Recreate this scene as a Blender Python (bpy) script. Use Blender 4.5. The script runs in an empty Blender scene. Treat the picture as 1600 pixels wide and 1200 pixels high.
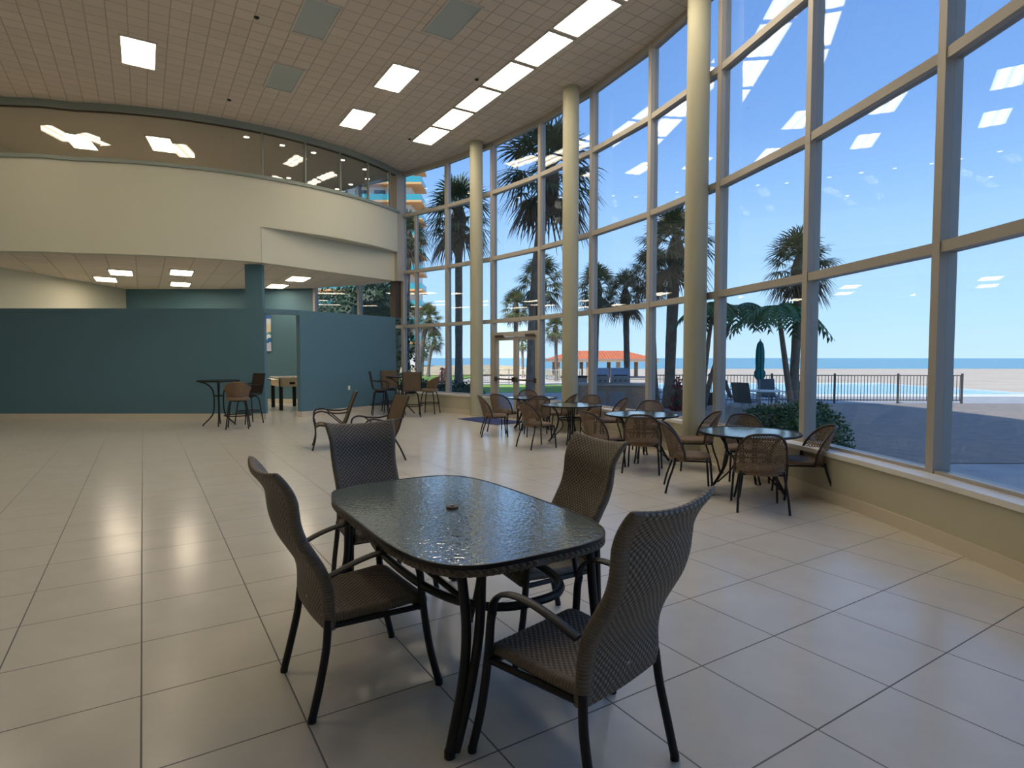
import bpy, math, random
import numpy as np
from math import sin, cos, pi, radians as R, sqrt, atan2, hypot
from mathutils import Vector, Matrix

scn = bpy.context.scene
col = scn.collection

# ------------------------------------------------------------------ camera, world, sun, exposure
F = 915.0                      # focal length in pixels of the 1600 x 1200 frame
PITCH = math.atan(41 / F)
EYE = 1.6
cam = bpy.data.cameras.new('camera')
cam.sensor_fit = 'HORIZONTAL'
cam.sensor_width = 36.0
cam.lens = F / 1600 * 36.0
cam.clip_end = 9000
camo = bpy.data.objects.new('camera', cam)
col.objects.link(camo)
camo.location = (0, 0, EYE)
camo.rotation_euler = (pi / 2 - PITCH, 0, 0)
scn.camera = camo

scn.view_settings.view_transform = 'Standard'
scn.view_settings.look = 'None'
scn.view_settings.gamma = 1.0
scn.view_settings.use_curve_mapping = False
scn.view_settings.exposure = 0.62

w = bpy.data.worlds.new('sky')
scn.world = w
w.use_nodes = True
nt = w.node_tree
nt.nodes.clear()
tc = nt.nodes.new('ShaderNodeTexCoord')
sx = nt.nodes.new('ShaderNodeSeparateXYZ')
rp = nt.nodes.new('ShaderNodeValToRGB')
bg = nt.nodes.new('ShaderNodeBackground')
ow = nt.nodes.new('ShaderNodeOutputWorld')
nt.links.new(tc.outputs['Generated'], sx.inputs[0])
nt.links.new(sx.outputs['Z'], rp.inputs[0])
nt.links.new(rp.outputs[0], bg.inputs[0])
nt.links.new(bg.outputs[0], ow.inputs[0])
e = rp.color_ramp.elements
e[0].position = 0.0; e[0].color = (.60, .80, .95, 1)
e[1].position = 1.0; e[1].color = (.13, .27, .60, 1)
for p, c in ((.08, (.50, .74, .97)), (.2, (.37, .61, .96)), (.34, (.22, .42, .82)), (.5, (.16, .33, .72))):
    k = e.new(p); k.color = (*c, 1)
bg.inputs[1].default_value = 1.12

sun = bpy.data.lights.new('sun', 'SUN')
sun.energy = 4.2
sun.angle = R(.6)
sun.color = (1, .93, .82)
suno = bpy.data.objects.new('sun', sun)
col.objects.link(suno)
suno.rotation_euler = Vector((.50, .62, -.80)).to_track_quat('-Z', 'Y').to_euler()

scn.cycles.use_denoising = True
scn.cycles.max_bounces = 10
scn.cycles.diffuse_bounces = 5
scn.cycles.glossy_bounces = 4
scn.cycles.transmission_bounces = 6
scn.cycles.transparent_max_bounces = 24
scn.cycles.sample_clamp_indirect = 6.0
scn.cycles.caustics_reflective = False
scn.cycles.caustics_refractive = False

LAMP = 13.0                     # radiance of a lit ceiling panel

# ------------------------------------------------------------------ helpers
def at(u, Y, z=0.0):
    """world point at pixel column u, distance Y, height z"""
    return ((u - 800) / F * (Y * cos(PITCH) - (z - EYE) * sin(PITCH)), Y, z)

def zat(v, Y):
    return EYE + Y * math.tan(math.atan((600 - v) / F) - PITCH)

class MB:
    def __init__(s):
        s.v = []; s.f = []; s.m = []; s.mi = 0
    def add(s, vs, fs):
        o = len(s.v)
        s.v.extend([tuple(p) for p in vs])
        s.f.extend([tuple(i + o for i in f) for f in fs])
        s.m.extend([s.mi] * len(fs))
        return s
    def box(s, c, d, rz=0.0):
        x, y, z = [k / 2 for k in d]
        ca, sa = cos(rz), sin(rz)
        vs = []
        for a, b, e_ in ((-x, -y, -z), (x, -y, -z), (x, y, -z), (-x, y, -z), (-x, -y, z), (x, -y, z), (x, y, z), (-x, y, z)):
            vs.append((c[0] + a * ca - b * sa, c[1] + a * sa + b * ca, c[2] + e_))
        return s.add(vs, [(3, 2, 1, 0), (4, 5, 6, 7), (0, 1, 5, 4), (1, 2, 6, 5), (2, 3, 7, 6), (3, 0, 4, 7)])
    def wall(s, p, q, z0, z1, t, side=0.0):
        """upright slab over the segment p-q; side shifts it: -1 wholly to the right, +1 wholly to the left"""
        dx, dy = q[0] - p[0], q[1] - p[1]
        L = hypot(dx, dy)
        nx, ny = -dy / L, dx / L
        m = ((p[0] + q[0]) / 2 + nx * t / 2 * side, (p[1] + q[1]) / 2 + ny * t / 2 * side, (z0 + z1) / 2)
        return s.box(m, (L, t, z1 - z0), atan2(dy, dx))
    def prism(s, poly, z0, z1):
        n = len(poly)
        a = sum(poly[i][0] * poly[(i + 1) % n][1] - poly[(i + 1) % n][0] * poly[i][1] for i in range(n))
        if a < 0: poly = poly[::-1]
        vs = [(x, y, z0) for x, y in poly] + [(x, y, z1) for x, y in poly]
        fs = [tuple(range(n))[::-1], tuple(range(n, 2 * n))]
        fs += [(i, (i + 1) % n, n + (i + 1) % n, n + i) for i in range(n)]
        return s.add(vs, fs)
    def tube(s, pts, r, n=8, cap=True, closed=False, flat=1.0, up=None):
        P = [Vector(p) for p in pts]
        m = len(P)
        rr = r if isinstance(r, (list, tuple)) else [r] * m
        T = []
        for i in range(m):
            a = P[(i - 1) % m] if (closed or i > 0) else P[i]
            b = P[(i + 1) % m] if (closed or i < m - 1) else P[i]
            T.append((b - a).normalized())
        N = Vector(up) if up else Vector((0, 0, 1))
        if abs(N.dot(T[0])) > .95: N = Vector((1, 0, 0))
        vs = []; fs = []
        for i in range(m):
            N = (N - T[i] * N.dot(T[i]))
            if N.length < 1e-6: N = T[i].orthogonal()
            N.normalize()
            B = T[i].cross(N)
            for k in range(n):
                a = 2 * pi * k / n
                vs.append(P[i] + (N * cos(a) * flat + B * sin(a)) * rr[i])
        for i in range(m if closed else m - 1):
            j = (i + 1) % m
            for k in range(n):
                l = (k + 1) % n
                fs.append((i * n + k, i * n + l, j * n + l, j * n + k))
        if cap and not closed:
            fs.append(tuple(range(n))[::-1]); fs.append(tuple(range((m - 1) * n, m * n)))
        return s.add(vs, fs)
    def lathe(s, prof, c=(0, 0, 0), n=24, sx=1.0, sy=1.0):
        vs = []; fs = []
        m = len(prof)
        for r, z in prof:
            for k in range(n):
                a = 2 * pi * k / n
                vs.append((c[0] + r * cos(a) * sx, c[1] + r * sin(a) * sy, c[2] + z))
        for i in range(m - 1):
            for k in range(n):
                l = (k + 1) % n
                fs.append((i * n + k, i * n + l, (i + 1) * n + l, (i + 1) * n + k))
        if prof[0][0] > 0: fs.append(tuple(range(n))[::-1])
        if prof[-1][0] > 0: fs.append(tuple(range((m - 1) * n, m * n)))
        return s.add(vs, fs)
    def grid(s, P, closed_u=False):
        """P[i][j] points"""
        a, b = len(P), len(P[0])
        vs = [p for r_ in P for p in r_]
        fs = []
        for i in range(a - 1):
            for j in range(b if closed_u else b - 1):
                k = (j + 1) % b
                fs.append((i * b + j, i * b + k, (i + 1) * b + k, (i + 1) * b + j))
        return s.add(vs, fs)
    def build(s, name, mats, parent=None, smooth=False):
        me = bpy.data.meshes.new(name)
        me.from_pydata(s.v, [], s.f)
        for mt in (mats if isinstance(mats, (list, tuple)) else [mats]): me.materials.append(mt)
        me.polygons.foreach_set('material_index', s.m)
        if smooth:
            me.polygons.foreach_set('use_smooth', [True] * len(s.f))
            try: me.set_sharp_from_angle(angle=R(40))
            except Exception: pass
        me.update()
        o = bpy.data.objects.new(name, me)
        col.objects.link(o)
        if parent is not None: o.parent = parent
        return o

def cr(pts, n=6):
    """Catmull-Rom through the points"""
    P = [Vector(p) for p in pts]
    out = []
    for i in range(len(P) - 1):
        p0 = P[i - 1] if i else P[0] * 2 - P[1]
        p1, p2 = P[i], P[i + 1]
        p3 = P[i + 2] if i + 2 < len(P) else P[-1] * 2 - P[-2]
        for k in range(n):
            t = k / n
            out.append(.5 * ((2 * p1) + (p2 - p0) * t + (2 * p0 - 5 * p1 + 4 * p2 - p3) * t * t + (3 * p1 - p0 - 3 * p2 + p3) * t ** 3))
    out.append(P[-1])
    return out

def tag(o, label=None, cat=None, group=None, kind=None):
    if label: o['label'] = label
    if cat: o['category'] = cat
    if group: o['group'] = group
    if kind: o['kind'] = kind
    return o

def thing(name, label, cat, loc=(0, 0, 0), rz=0.0, group=None):
    o = bpy.data.objects.new(name, None)
    o.empty_display_size = .1
    col.objects.link(o)
    o.location = loc
    o.rotation_euler = (0, 0, rz)
    return tag(o, label, cat, group)

def struct(o, label=None):
    o['kind'] = 'structure'
    if label: o['label'] = label
    return o

KIDS = {}
def copy_tree(o, parent=None):
    c = o.copy()
    col.objects.link(c)
    if parent is not None: c.parent = parent
    for ch in [k for k in bpy.data.objects if k.parent == o]:
        copy_tree(ch, c)
    return c

def face(f):
    """rotation that turns local +Y to the direction f"""
    return atan2(f[1], f[0]) - pi / 2

# ------------------------------------------------------------------ materials
def mat(name, c, rough=.5, metal=0.0, spec=.5, noise=None, bump=None, emit=None):
    m = bpy.data.materials.new(name)
    m.use_nodes = True
    t = m.node_tree
    b = t.nodes['Principled BSDF']
    b.inputs['Base Color'].default_value = (*c, 1)
    b.inputs['Roughness'].default_value = rough
    b.inputs['Metallic'].default_value = metal
    b.inputs['Specular IOR Level'].default_value = spec
    if noise or bump:
        co = t.nodes.new('ShaderNodeTexCoord')
    if noise:                                     # (scale, second colour, amount)
        n = t.nodes.new('ShaderNodeTexNoise')
        n.inputs['Scale'].default_value = noise[0]
        n.inputs['Detail'].default_value = 5
        t.links.new(co.outputs['Object'], n.inputs['Vector'])
        r = t.nodes.new('ShaderNodeValToRGB')
        r.color_ramp.elements[0].position = .35; r.color_ramp.elements[0].color = (*c, 1)
        r.color_ramp.elements[1].position = .68; r.color_ramp.elements[1].color = (*noise[1], 1)
        t.links.new(n.outputs['Fac'], r.inputs[0])
        t.links.new(r.outputs[0], b.inputs['Base Color'])
    if bump:                                      # (scale, strength)
        n2 = t.nodes.new('ShaderNodeTexNoise')
        n2.inputs['Scale'].default_value = bump[0]
        n2.inputs['Detail'].default_value = 4
        t.links.new(co.outputs['Object'], n2.inputs['Vector'])
        bp = t.nodes.new('ShaderNodeBump')
        bp.inputs['Strength'].default_value = bump[1]
        bp.inputs['Distance'].default_value = .02
        t.links.new(n2.outputs['Fac'], bp.inputs['Height'])
        t.links.new(bp.outputs[0], b.inputs['Normal'])
    if emit:
        b.inputs['Emission Color'].default_value = (*emit[0], 1)
        b.inputs['Emission Strength'].default_value = emit[1]
    return m

def math_node(t, op, a, b=None, c=None):
    n = t.nodes.new('ShaderNodeMath')
    n.operation = op
    for i, x in enumerate((a, b, c)):
        if x is None: continue
        if isinstance(x, (int, float)): n.inputs[i].default_value = x
        else: t.links.new(x, n.inputs[i])
    return n.outputs[0]

def grid_lines(t, size, rot, off, width, src='Object'):
    """1 on the lines of a square grid of the given cell size, 0 between them; plus the cell-wide coordinates"""
    co = t.nodes.new('ShaderNodeTexCoord')
    mp = t.nodes.new('ShaderNodeMapping')
    mp.vector_type = 'TEXTURE'
    mp.inputs['Location'].default_value = (off[0], off[1], 0)
    mp.inputs['Rotation'].default_value = (0, 0, rot)
    mp.inputs['Scale'].default_value = (size, size, 1)
    t.links.new(co.outputs[src], mp.inputs[0])
    s = t.nodes.new('ShaderNodeSeparateXYZ')
    t.links.new(mp.outputs[0], s.inputs[0])
    ds = []
    for k in ('X', 'Y'):
        fr = math_node(t, 'FRACT', s.outputs[k])
        ds.append(math_node(t, 'ABSOLUTE', math_node(t, 'SUBTRACT', fr, .5)))
    d = math_node(t, 'SUBTRACT', .5, math_node(t, 'MAXIMUM', ds[0], ds[1]))
    mr = t.nodes.new('ShaderNodeMapRange')
    mr.interpolation_type = 'SMOOTHSTEP'
    mr.inputs['From Min'].default_value = width * .5 / size
    mr.inputs['From Max'].default_value = width / size
    mr.inputs['To Min'].default_value = 1; mr.inputs['To Max'].default_value = 0
    t.links.new(d, mr.inputs['Value'])
    fl = t.nodes.new('ShaderNodeVectorMath'); fl.operation = 'FLOOR'
    t.links.new(mp.outputs[0], fl.inputs[0])
    wn = t.nodes.new('ShaderNodeTexWhiteNoise'); wn.noise_dimensions = '2D'
    t.links.new(fl.outputs[0], wn.inputs['Vector'])
    return mr.outputs[0], wn.outputs['Value'], co.outputs[src]

def mixc(t, f, a, b):
    n = t.nodes.new('ShaderNodeMix')
    n.data_type = 'RGBA'
    if isinstance(f, float): n.inputs[0].default_value = f
    else: t.links.new(f, n.inputs[0])
    for i, x in ((6, a), (7, b)):
        if isinstance(x, tuple): n.inputs[i].default_value = (*x, 1)
        else: t.links.new(x, n.inputs[i])
    return n.outputs[2]

A1 = atan2(577, 916)                       # the tiles run 32 degrees off the line of sight
D1 = (-sin(A1), cos(A1)); D2 = (cos(A1), sin(A1))

def floor_mat():
    m = mat('floor_tile', (.6, .55, .47), .3)
    t = m.node_tree; b = t.nodes['Principled BSDF']
    ln, rnd, co = grid_lines(t, .6165, A1, (-1.234, 3.033), .005)
    n = t.nodes.new('ShaderNodeTexNoise'); n.inputs['Scale'].default_value = 3.0; n.inputs['Detail'].default_value = 4; n.inputs['Distortion'].default_value = .2
    t.links.new(co, n.inputs['Vector'])
    n2 = t.nodes.new('ShaderNodeTexNoise'); n2.inputs['Scale'].default_value = 9; n2.inputs['Detail'].default_value = 6; n2.inputs['Roughness'].default_value = .65
    t.links.new(co, n2.inputs['Vector'])
    c0 = mixc(t, n.outputs['Fac'], (.74, .705, .63), (.55, .52, .455))
    c1 = mixc(t, math_node(t, 'MULTIPLY', n2.outputs['Fac'], .5), c0, (.56, .535, .475))
    c2 = mixc(t, math_node(t, 'MULTIPLY', rnd, .25), c1, (.66, .63, .58))
    c3 = mixc(t, ln, c2, (.13, .12, .11))
    t.links.new(c3, b.inputs['Base Color'])
    rr = math_node(t, 'ADD', math_node(t, 'MULTIPLY', n.outputs['Fac'], .05), .17)
    t.links.new(math_node(t, 'ADD', rr, math_node(t, 'MULTIPLY', ln, .4)), b.inputs['Roughness'])
    bp = t.nodes.new('ShaderNodeBump'); bp.inputs['Distance'].default_value = .002; bp.inputs['Strength'].default_value = .6
    t.links.new(math_node(t, 'MULTIPLY', ln, -1.0), bp.inputs['Height'])
    t.links.new(bp.outputs[0], b.inputs['Normal'])
    return m

def ceil_mat(name, size, c, wd, sub=True):
    m = mat(name, c, .9, spec=.15)
    t = m.node_tree; b = t.nodes['Principled BSDF']
    ln, rnd, co = grid_lines(t, size, A1, (-2.121 + .15, 15.558), wd)
    n = t.nodes.new('ShaderNodeTexNoise'); n.inputs['Scale'].default_value = 90
    t.links.new(co, n.inputs['Vector'])
    c1 = mixc(t, math_node(t, 'MULTIPLY', rnd, .5), c, tuple(k * .86 for k in c))
    c2 = mixc(t, ln, c1, tuple(k * .68 for k in c))
    t.links.new(c2, b.inputs['Base Color'])
    bp = t.nodes.new('ShaderNodeBump'); bp.inputs['Distance'].default_value = .006; bp.inputs['Strength'].default_value = .6
    t.links.new(math_node(t, 'ADD', math_node(t, 'MULTIPLY', ln, -1.0), math_node(t, 'MULTIPLY', n.outputs['Fac'], .12)), bp.inputs['Height'])
    t.links.new(bp.outputs[0], b.inputs['Normal'])
    return m

def schlick(t, f0, normal=None):
    lw = t.nodes.new('ShaderNodeLayerWeight'); lw.inputs['Blend'].default_value = .5
    if normal is not None: t.links.new(normal, lw.inputs['Normal'])
    p5 = math_node(t, 'POWER', lw.outputs['Facing'], 5.0 if f0 < .1 else 4.0)
    return math_node(t, 'ADD', math_node(t, 'MULTIPLY', p5, 1 - f0), f0)

def glass_mat(name, tint, ior=1.5, rough=0.0):
    m = bpy.data.materials.new(name)
    m.use_nodes = True
    t = m.node_tree
    t.nodes.clear()
    o = t.nodes.new('ShaderNodeOutputMaterial')
    tr = t.nodes.new('ShaderNodeBsdfTransparent'); tr.inputs[0].default_value = (*tint, 1)
    gl = t.nodes.new('ShaderNodeBsdfGlossy'); gl.inputs['Roughness'].default_value = rough
    mx = t.nodes.new('ShaderNodeMixShader')
    t.links.new(schlick(t, ((ior - 1) / (ior + 1)) ** 2), mx.inputs[0]); t.links.new(tr.outputs[0], mx.inputs[1]); t.links.new(gl.outputs[0], mx.inputs[2])
    t.links.new(mx.outputs[0], o.inputs[0])
    return m

def tabletop_mat(name, scale, strength, body, share, dist, f0):
    """pebbled glass: part clear, part milky green, a wavy gloss over it"""
    m = bpy.data.materials.new(name)
    m.use_nodes = True
    t = m.node_tree
    t.nodes.clear()
    o = t.nodes.new('ShaderNodeOutputMaterial')
    co = t.nodes.new('ShaderNodeTexCoord')
    n = t.nodes.new('ShaderNodeTexNoise'); n.inputs['Scale'].default_value = scale; n.inputs['Detail'].default_value = 2; n.inputs['Distortion'].default_value = .6
    t.links.new(co.outputs['Object'], n.inputs['Vector'])
    bp = t.nodes.new('ShaderNodeBump'); bp.inputs['Strength'].default_value = strength; bp.inputs['Distance'].default_value = dist
    t.links.new(n.outputs['Fac'], bp.inputs['Height'])
    tr = t.nodes.new('ShaderNodeBsdfTransparent'); tr.inputs[0].default_value = (.72, .80, .78, 1)
    df = t.nodes.new('ShaderNodeBsdfDiffuse'); df.inputs[0].default_value = (*body, 1)
    m1 = t.nodes.new('ShaderNodeMixShader'); m1.inputs[0].default_value = share
    t.links.new(tr.outputs[0], m1.inputs[1]); t.links.new(df.outputs[0], m1.inputs[2])
    gl = t.nodes.new('ShaderNodeBsdfGlossy'); gl.inputs['Roughness'].default_value = .04
    t.links.new(bp.outputs[0], gl.inputs['Normal'])
    mx = t.nodes.new('ShaderNodeMixShader')
    t.links.new(schlick(t, f0, bp.outputs[0]), mx.inputs[0]); t.links.new(m1.outputs[0], mx.inputs[1]); t.links.new(gl.outputs[0], mx.inputs[2])
    t.links.new(mx.outputs[0], o.inputs[0])
    return m

def lamp_mat(name, c, s):
    """two tubes glowing behind a ribbed diffuser: brighter along two lines of the panel's width"""
    m = bpy.data.materials.new(name)
    m.use_nodes = True
    t = m.node_tree
    t.nodes.clear()
    o = t.nodes.new('ShaderNodeOutputMaterial')
    co = t.nodes.new('ShaderNodeTexCoord')
    s_ = t.nodes.new('ShaderNodeSeparateXYZ'); t.links.new(co.outputs['Object'], s_.inputs[0])
    d = math_node(t, 'ABSOLUTE', math_node(t, 'SUBTRACT', math_node(t, 'ABSOLUTE', s_.outputs['X']), .12))
    mr = t.nodes.new('ShaderNodeMapRange'); mr.interpolation_type = 'SMOOTHSTEP'
    mr.inputs['From Min'].default_value = .01; mr.inputs['From Max'].default_value = .10
    mr.inputs['To Min'].default_value = 1.15; mr.inputs['To Max'].default_value = .45
    t.links.new(d, mr.inputs['Value'])
    em = t.nodes.new('ShaderNodeEmission'); em.inputs[0].default_value = (*c, 1)
    t.links.new(math_node(t, 'MULTIPLY', mr.outputs[0], s), em.inputs[1])
    t.links.new(em.outputs[0], o.inputs[0])
    return m

M = {}
M['floor'] = floor_mat()
M['ceil'] = ceil_mat('ceiling_tile', .305, (.70, .61, .52), .012)
M['ceil_low'] = ceil_mat('low_ceiling_tile', .61, (.78, .68, .57), .016)
M['cream'] = mat('cream_paint', (.58, .57, .47), .7, bump=(60, .05))
M['cream2'] = mat('cream_paint_sill_wall', (.50, .47, .35), .7, bump=(60, .05))
M['teal'] = mat('teal_paint', (.085, .182, .24), .6, bump=(60, .05))
M['teal_pale'] = mat('pale_teal_paint', (.20, .33, .31), .65)
M['green_trim'] = mat('grey_green_trim', (.25, .29, .26), .5)
M['column'] = mat('column_paint', (.43, .42, .31), .55)
M['alu'] = mat('almond_aluminium', (.41, .38, .335), .4, metal=.0)
M['bronze'] = mat('bronze_frame', (.05, .035, .025), .5)
M['sill'] = mat('white_sill', (.75, .73, .68), .4)
M['base'] = mat('beige_tile_baseboard', (.62, .56, .46), .35)
M['glass'] = glass_mat('window_glass', (.80, .835, .86), 1.5)
M['clear'] = glass_mat('door_glass', (.97, .98, .97), 1.35)
M['mezz_glass'] = glass_mat('mezzanine_glass', (.86, .88, .87), 1.75)
M['lamp'] = lamp_mat('lit_diffuser', (1, .85, .63), LAMP)
M['lampf'] = mat('light_frame', (.6, .57, .5), .5)
M['unlit'] = mat('unlit_diffuser', (.42, .47, .45), .35)
M['down'] = mat('downlight_lens', (.9, .9, .8), .4, emit=((1, .85, .6), 14))
M['black'] = mat('black_metal', (.010, .010, .012), .45, spec=.35)
M['dkbrown'] = mat('dark_brown_metal', (.03, .018, .012), .4)
M['wicker'] = mat('grey_brown_wicker', (.205, .172, .134), .55, noise=(45, (.27, .23, .182)), spec=.35)
def weave_shade(m, dark):
    """pale strands woven over dark upright stakes"""
    t = m.node_tree; b = t.nodes['Principled BSDF']
    a = t.nodes.new('ShaderNodeAttribute'); a.attribute_name = 'strand'
    src = b.inputs['Base Color'].links[0].from_socket
    t.links.new(mixc(t, a.outputs['Fac'], dark, src), b.inputs['Base Color'])
weave_shade(M['wicker'], (.062, .053, .042))  # the dark tone also paints shade into the weave gaps
M['braid'] = mat('braided_wicker', (.12, .10, .078), .6, noise=(60, (.18, .152, .12)))
M['rattan'] = mat('brown_rattan', (.14, .085, .042), .55, noise=(50, (.20, .125, .068)))
M['rattan_seat'] = mat('brown_rattan_seat', (.15, .098, .058), .6, noise=(40, (.21, .14, .085)))
M['sling'] = mat('brown_sling_fabric', (.095, .065, .040), .75, noise=(120, (.13, .092, .058)))
M['sling_dk'] = mat('dark_sling_fabric', (.035, .022, .018), .7)
M['top'] = tabletop_mat('pebbled_glass', 40, 1.0, (.26, .34, .32), .72, .0017, .42)
M['top2'] = tabletop_mat('pebbled_glass_round', 50, .8, (.20, .27, .26), .5, .0010, .26)
M['mat'] = mat('navy_carpet', (.03, .045, .15), .95, noise=(200, (.045, .065, .2)))
M['plate'] = mat('ivory_plastic', (.75, .7, .55), .4)
M['chrome'] = mat('brushed_steel', (.55, .55, .56), .3, metal=1)
M['wood'] = mat('light_wood', (.62, .47, .30), .5, noise=(9, (.52, .37, .22)))
M['white'] = mat('white_paint', (.8, .8, .78), .5)
M['grey'] = mat('grey_plastic', (.35, .36, .37), .5)
# outdoors
M['pave'] = mat('pale_concrete', (.45, .44, .43), .9, noise=(1.5, (.38, .37, .37)))
M['paver'] = mat('tan_pavers', (.34, .28, .23), .9, noise=(4, (.27, .22, .19)))
M['lawn'] = mat('lawn_grass', (.20, .33, .05), .95, noise=(1.2, (.28, .40, .07)), bump=(30, .8))
M['sand'] = mat('beach_sand', (.70, .56, .42), .95, noise=(.25, (.60, .47, .34)), bump=(3, .4))
M['dune'] = mat('dune_scrub', (.66, .49, .31), .95, noise=(.9, (.42, .36, .18)), bump=(4, .8))
M['sea'] = mat('sea_water', (.035, .22, .30), .25, noise=(.02, (.06, .30, .36)), bump=(.6, .3))
M['pool'] = mat('pool_water', (.10, .48, .70), .06, bump=(3, .15))
M['trunk'] = mat('palm_trunk', (.15, .115, .095), .9, noise=(6, (.22, .18, .15)), bump=(18, 1.0))
M['frond'] = mat('palm_frond', (.055, .085, .035), .55, noise=(1.4, (.10, .125, .05)))  # darker copy: the building's shade on the crowns is put into the colour
M['frond_lt'] = mat('sunlit_palm_frond', (.12, .16, .05), .55, noise=(1.6, (.19, .19, .08)))  # lighter copy: sunlight on the crowns is put into the colour
M['dead'] = mat('dry_palm_frond', (.13, .095, .06), .8, noise=(3, (.09, .065, .045)))
M['frond_f'] = mat('feather_frond', (.06, .14, .05), .5, noise=(2, (.09, .18, .06)))
M['leaf'] = mat('shrub_leaf', (.045, .11, .035), .5, noise=(6, (.09, .17, .05)))
M['leaf_dk'] = mat('dark_shrub_leaf', (.03, .065, .035), .55, noise=(6, (.05, .09, .045)))
M['flower'] = mat('pink_blossom', (.55, .12, .20), .6, noise=(12, (.35, .14, .14)))
M['red'] = mat('dark_red_blossom', (.35, .03, .04), .6, noise=(12, (.15, .03, .03)))
M['roof'] = mat('terracotta_tile', (.72, .20, .07), .7, noise=(3, (.60, .15, .05)))
M['rafter'] = mat('tan_timber', (.42, .30, .20), .7)
M['stone'] = mat('tan_stone_block', (.30, .22, .155), .85, noise=(5, (.25, .20, .17)), bump=(14, .7))
M['steel'] = mat('grill_steel', (.27, .28, .31), .36, metal=.9)
M['fence'] = mat('bronze_fence', (.07, .06, .055), .5)
M['fence_w'] = mat('white_fence', (.8, .8, .78), .5)
M['umb'] = mat('teal_canvas', (.02, .24, .25), .8, noise=(8, (.015, .19, .2)))
M['lounge'] = mat('grey_sling', (.10, .12, .14), .7)
M['tower'] = mat('tower_white', (.75, .72, .68), .7)
M['slab'] = mat('orange_slab', (.75, .42, .18), .7)
M['rail'] = mat('teal_balcony_glass', (.06, .36, .44), .2)
M['dark'] = mat('dark_window', (.05, .07, .10), .2)
M['mezz_ceil'] = mat('mezzanine_ceiling', (.56, .52, .48), .9)
M['ext'] = mat('outer_stucco', (.55, .5, .42), .9)

# ------------------------------------------------------------------ the room
ZC = 7.39                                                     # ceiling
GC = (-13.534, 4.434); GR = 17.4526                           # the window wall is an arc
def gp(i, off=0.0):
    """point of the arc at mullion i, moved outwards by off"""
    a = R(54.6 - 6.46 * (i - 1))
    return (GC[0] + (GR + off) * cos(a), GC[1] + (GR + off) * sin(a))
I0, I1 = -1, 12
ZS = (.55, 2.59, 4.28, 6.04, ZC)                              # sill, three transoms, head

arc_in = [gp(i / 2, .12) for i in range(I0 * 2, I1 * 2 + 1)]
XL, YB = -13.6, -5.0
room = arc_in + [(2.9, YB), (XL, YB), (XL, 20.9)]
struct(MB().prism(room, -.25, 0).build('floor', M['floor']), 'large beige stone tiled floor')
struct(MB().prism(room, ZC, ZC + .2).build('ceiling', M['ceil']), 'high ceiling of small scored beige tiles')
# unseen mass over the ceiling, added and sized for the shade it casts
blk = [gp(i / 2, -.3) for i in range(I0 * 2, I1 * 2 + 1)] + [(2.6, YB - 6), (XL - 8, YB - 6), (XL - 8, 20.0)]
struct(MB().prism(blk, ZC + .25, 15.8).build('wall_upper', M['ext']))
struct(MB().wall((XL, YB), (XL, 20.9), 0, ZC, .2, 1).build('wall_left', M['cream']), 'far left side wall of the hall')
struct(MB().wall((XL, YB), (3.1, YB), 0, ZC, .2, -1).build('wall_back', M['cream']), 'wall behind the viewer')
struct(MB().wall((2.9, YB), gp(I1, .1), 0, ZC, .25, -1).build('wall_right', M['cream']), 'solid wall beyond the end of the windows')

# window bays: frame with one pane per row
nwin = 0
for i in range(I0, I1):
    p, q = gp(i), gp(i + 1)
    dx, dy = q[0] - p[0], q[1] - p[1]
    L = hypot(dx, dy); ux, uy = dx / L, dy / L
    ang = atan2(dy, dx)
    door = i == 3
    nwin += 1
    f = MB()
    f.box((p[0], p[1], (0 if door else .5) / 2 + ZC / 2), (.10, .16, ZC - (0 if door else .5)), ang)
    if i == I1 - 1 or door: f.box((q[0], q[1], (0 if door else .5) / 2 + ZC / 2), (.10 if not door else .099, .158, ZC - (0 if door else .5)), ang)
    for k, z in enumerate(ZS):
        if door and k == 0: continue
        hgt = .12 if k == 4 else .10
        zz = z - .06 if k == 4 else (z - .02 if k == 0 else z)
        f.wall((p[0] + ux * .05, p[1] + uy * .05), (q[0] - ux * .05, q[1] - uy * .05), zz - hgt / 2, zz + hgt / 2, .14)
    if i == 1:                                                # one extra slim upright in the corner bay
        f.box((p[0] + dx * .31, p[1] + dy * .31, (.5 + 6.04) / 2), (.07, .12, 5.5), ang)
    wo = f.build('window_%d' % nwin, M['alu'])
    struct(wo, 'almond framed window bay' if not door else 'window bay over the double glass door')
    for k in range(4):
        if door and k == 0: continue
        z0, z1 = ZS[k] + .03, ZS[k + 1] - .03
        a = (p[0] + ux * .04, p[1] + uy * .04); b = (q[0] - ux * .04, q[1] - uy * .04)
        MB().wall(a, b, z0, z1, .008).build('pane', M['glass'], wo)

# low wall under the windows, its white sill and its tile foot
def band(i0, i1, n, o0, o1, z0, z1):
    a = [gp(i0 + (i1 - i0) * k / n, o1) for k in range(n + 1)]
    b = [gp(i0 + (i1 - i0) * k / n, o0) for k in range(n + 1)]
    return MB().prism(a + b[::-1], z0, z1)
nsill = 0
for side, i0, i1 in (('left_of_door', I0, 2.97), ('right_of_door', 4.03, I1)):
    struct(band(i0, i1, 24, -.26, .1, 0, .5).build('wall_' + side, M['cream2']), 'low cream wall under the windows')
    struct(band(i0, i1, 24, -.29, .1, .5, .55).build('trim_%d' % (nsill + 1), M['sill']), 'white window sill ledge')
    struct(band(i0, i1, 24, -.275, -.26, 0, .13).build('baseboard_' + side, M['base']))
    nsill += 1

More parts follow.
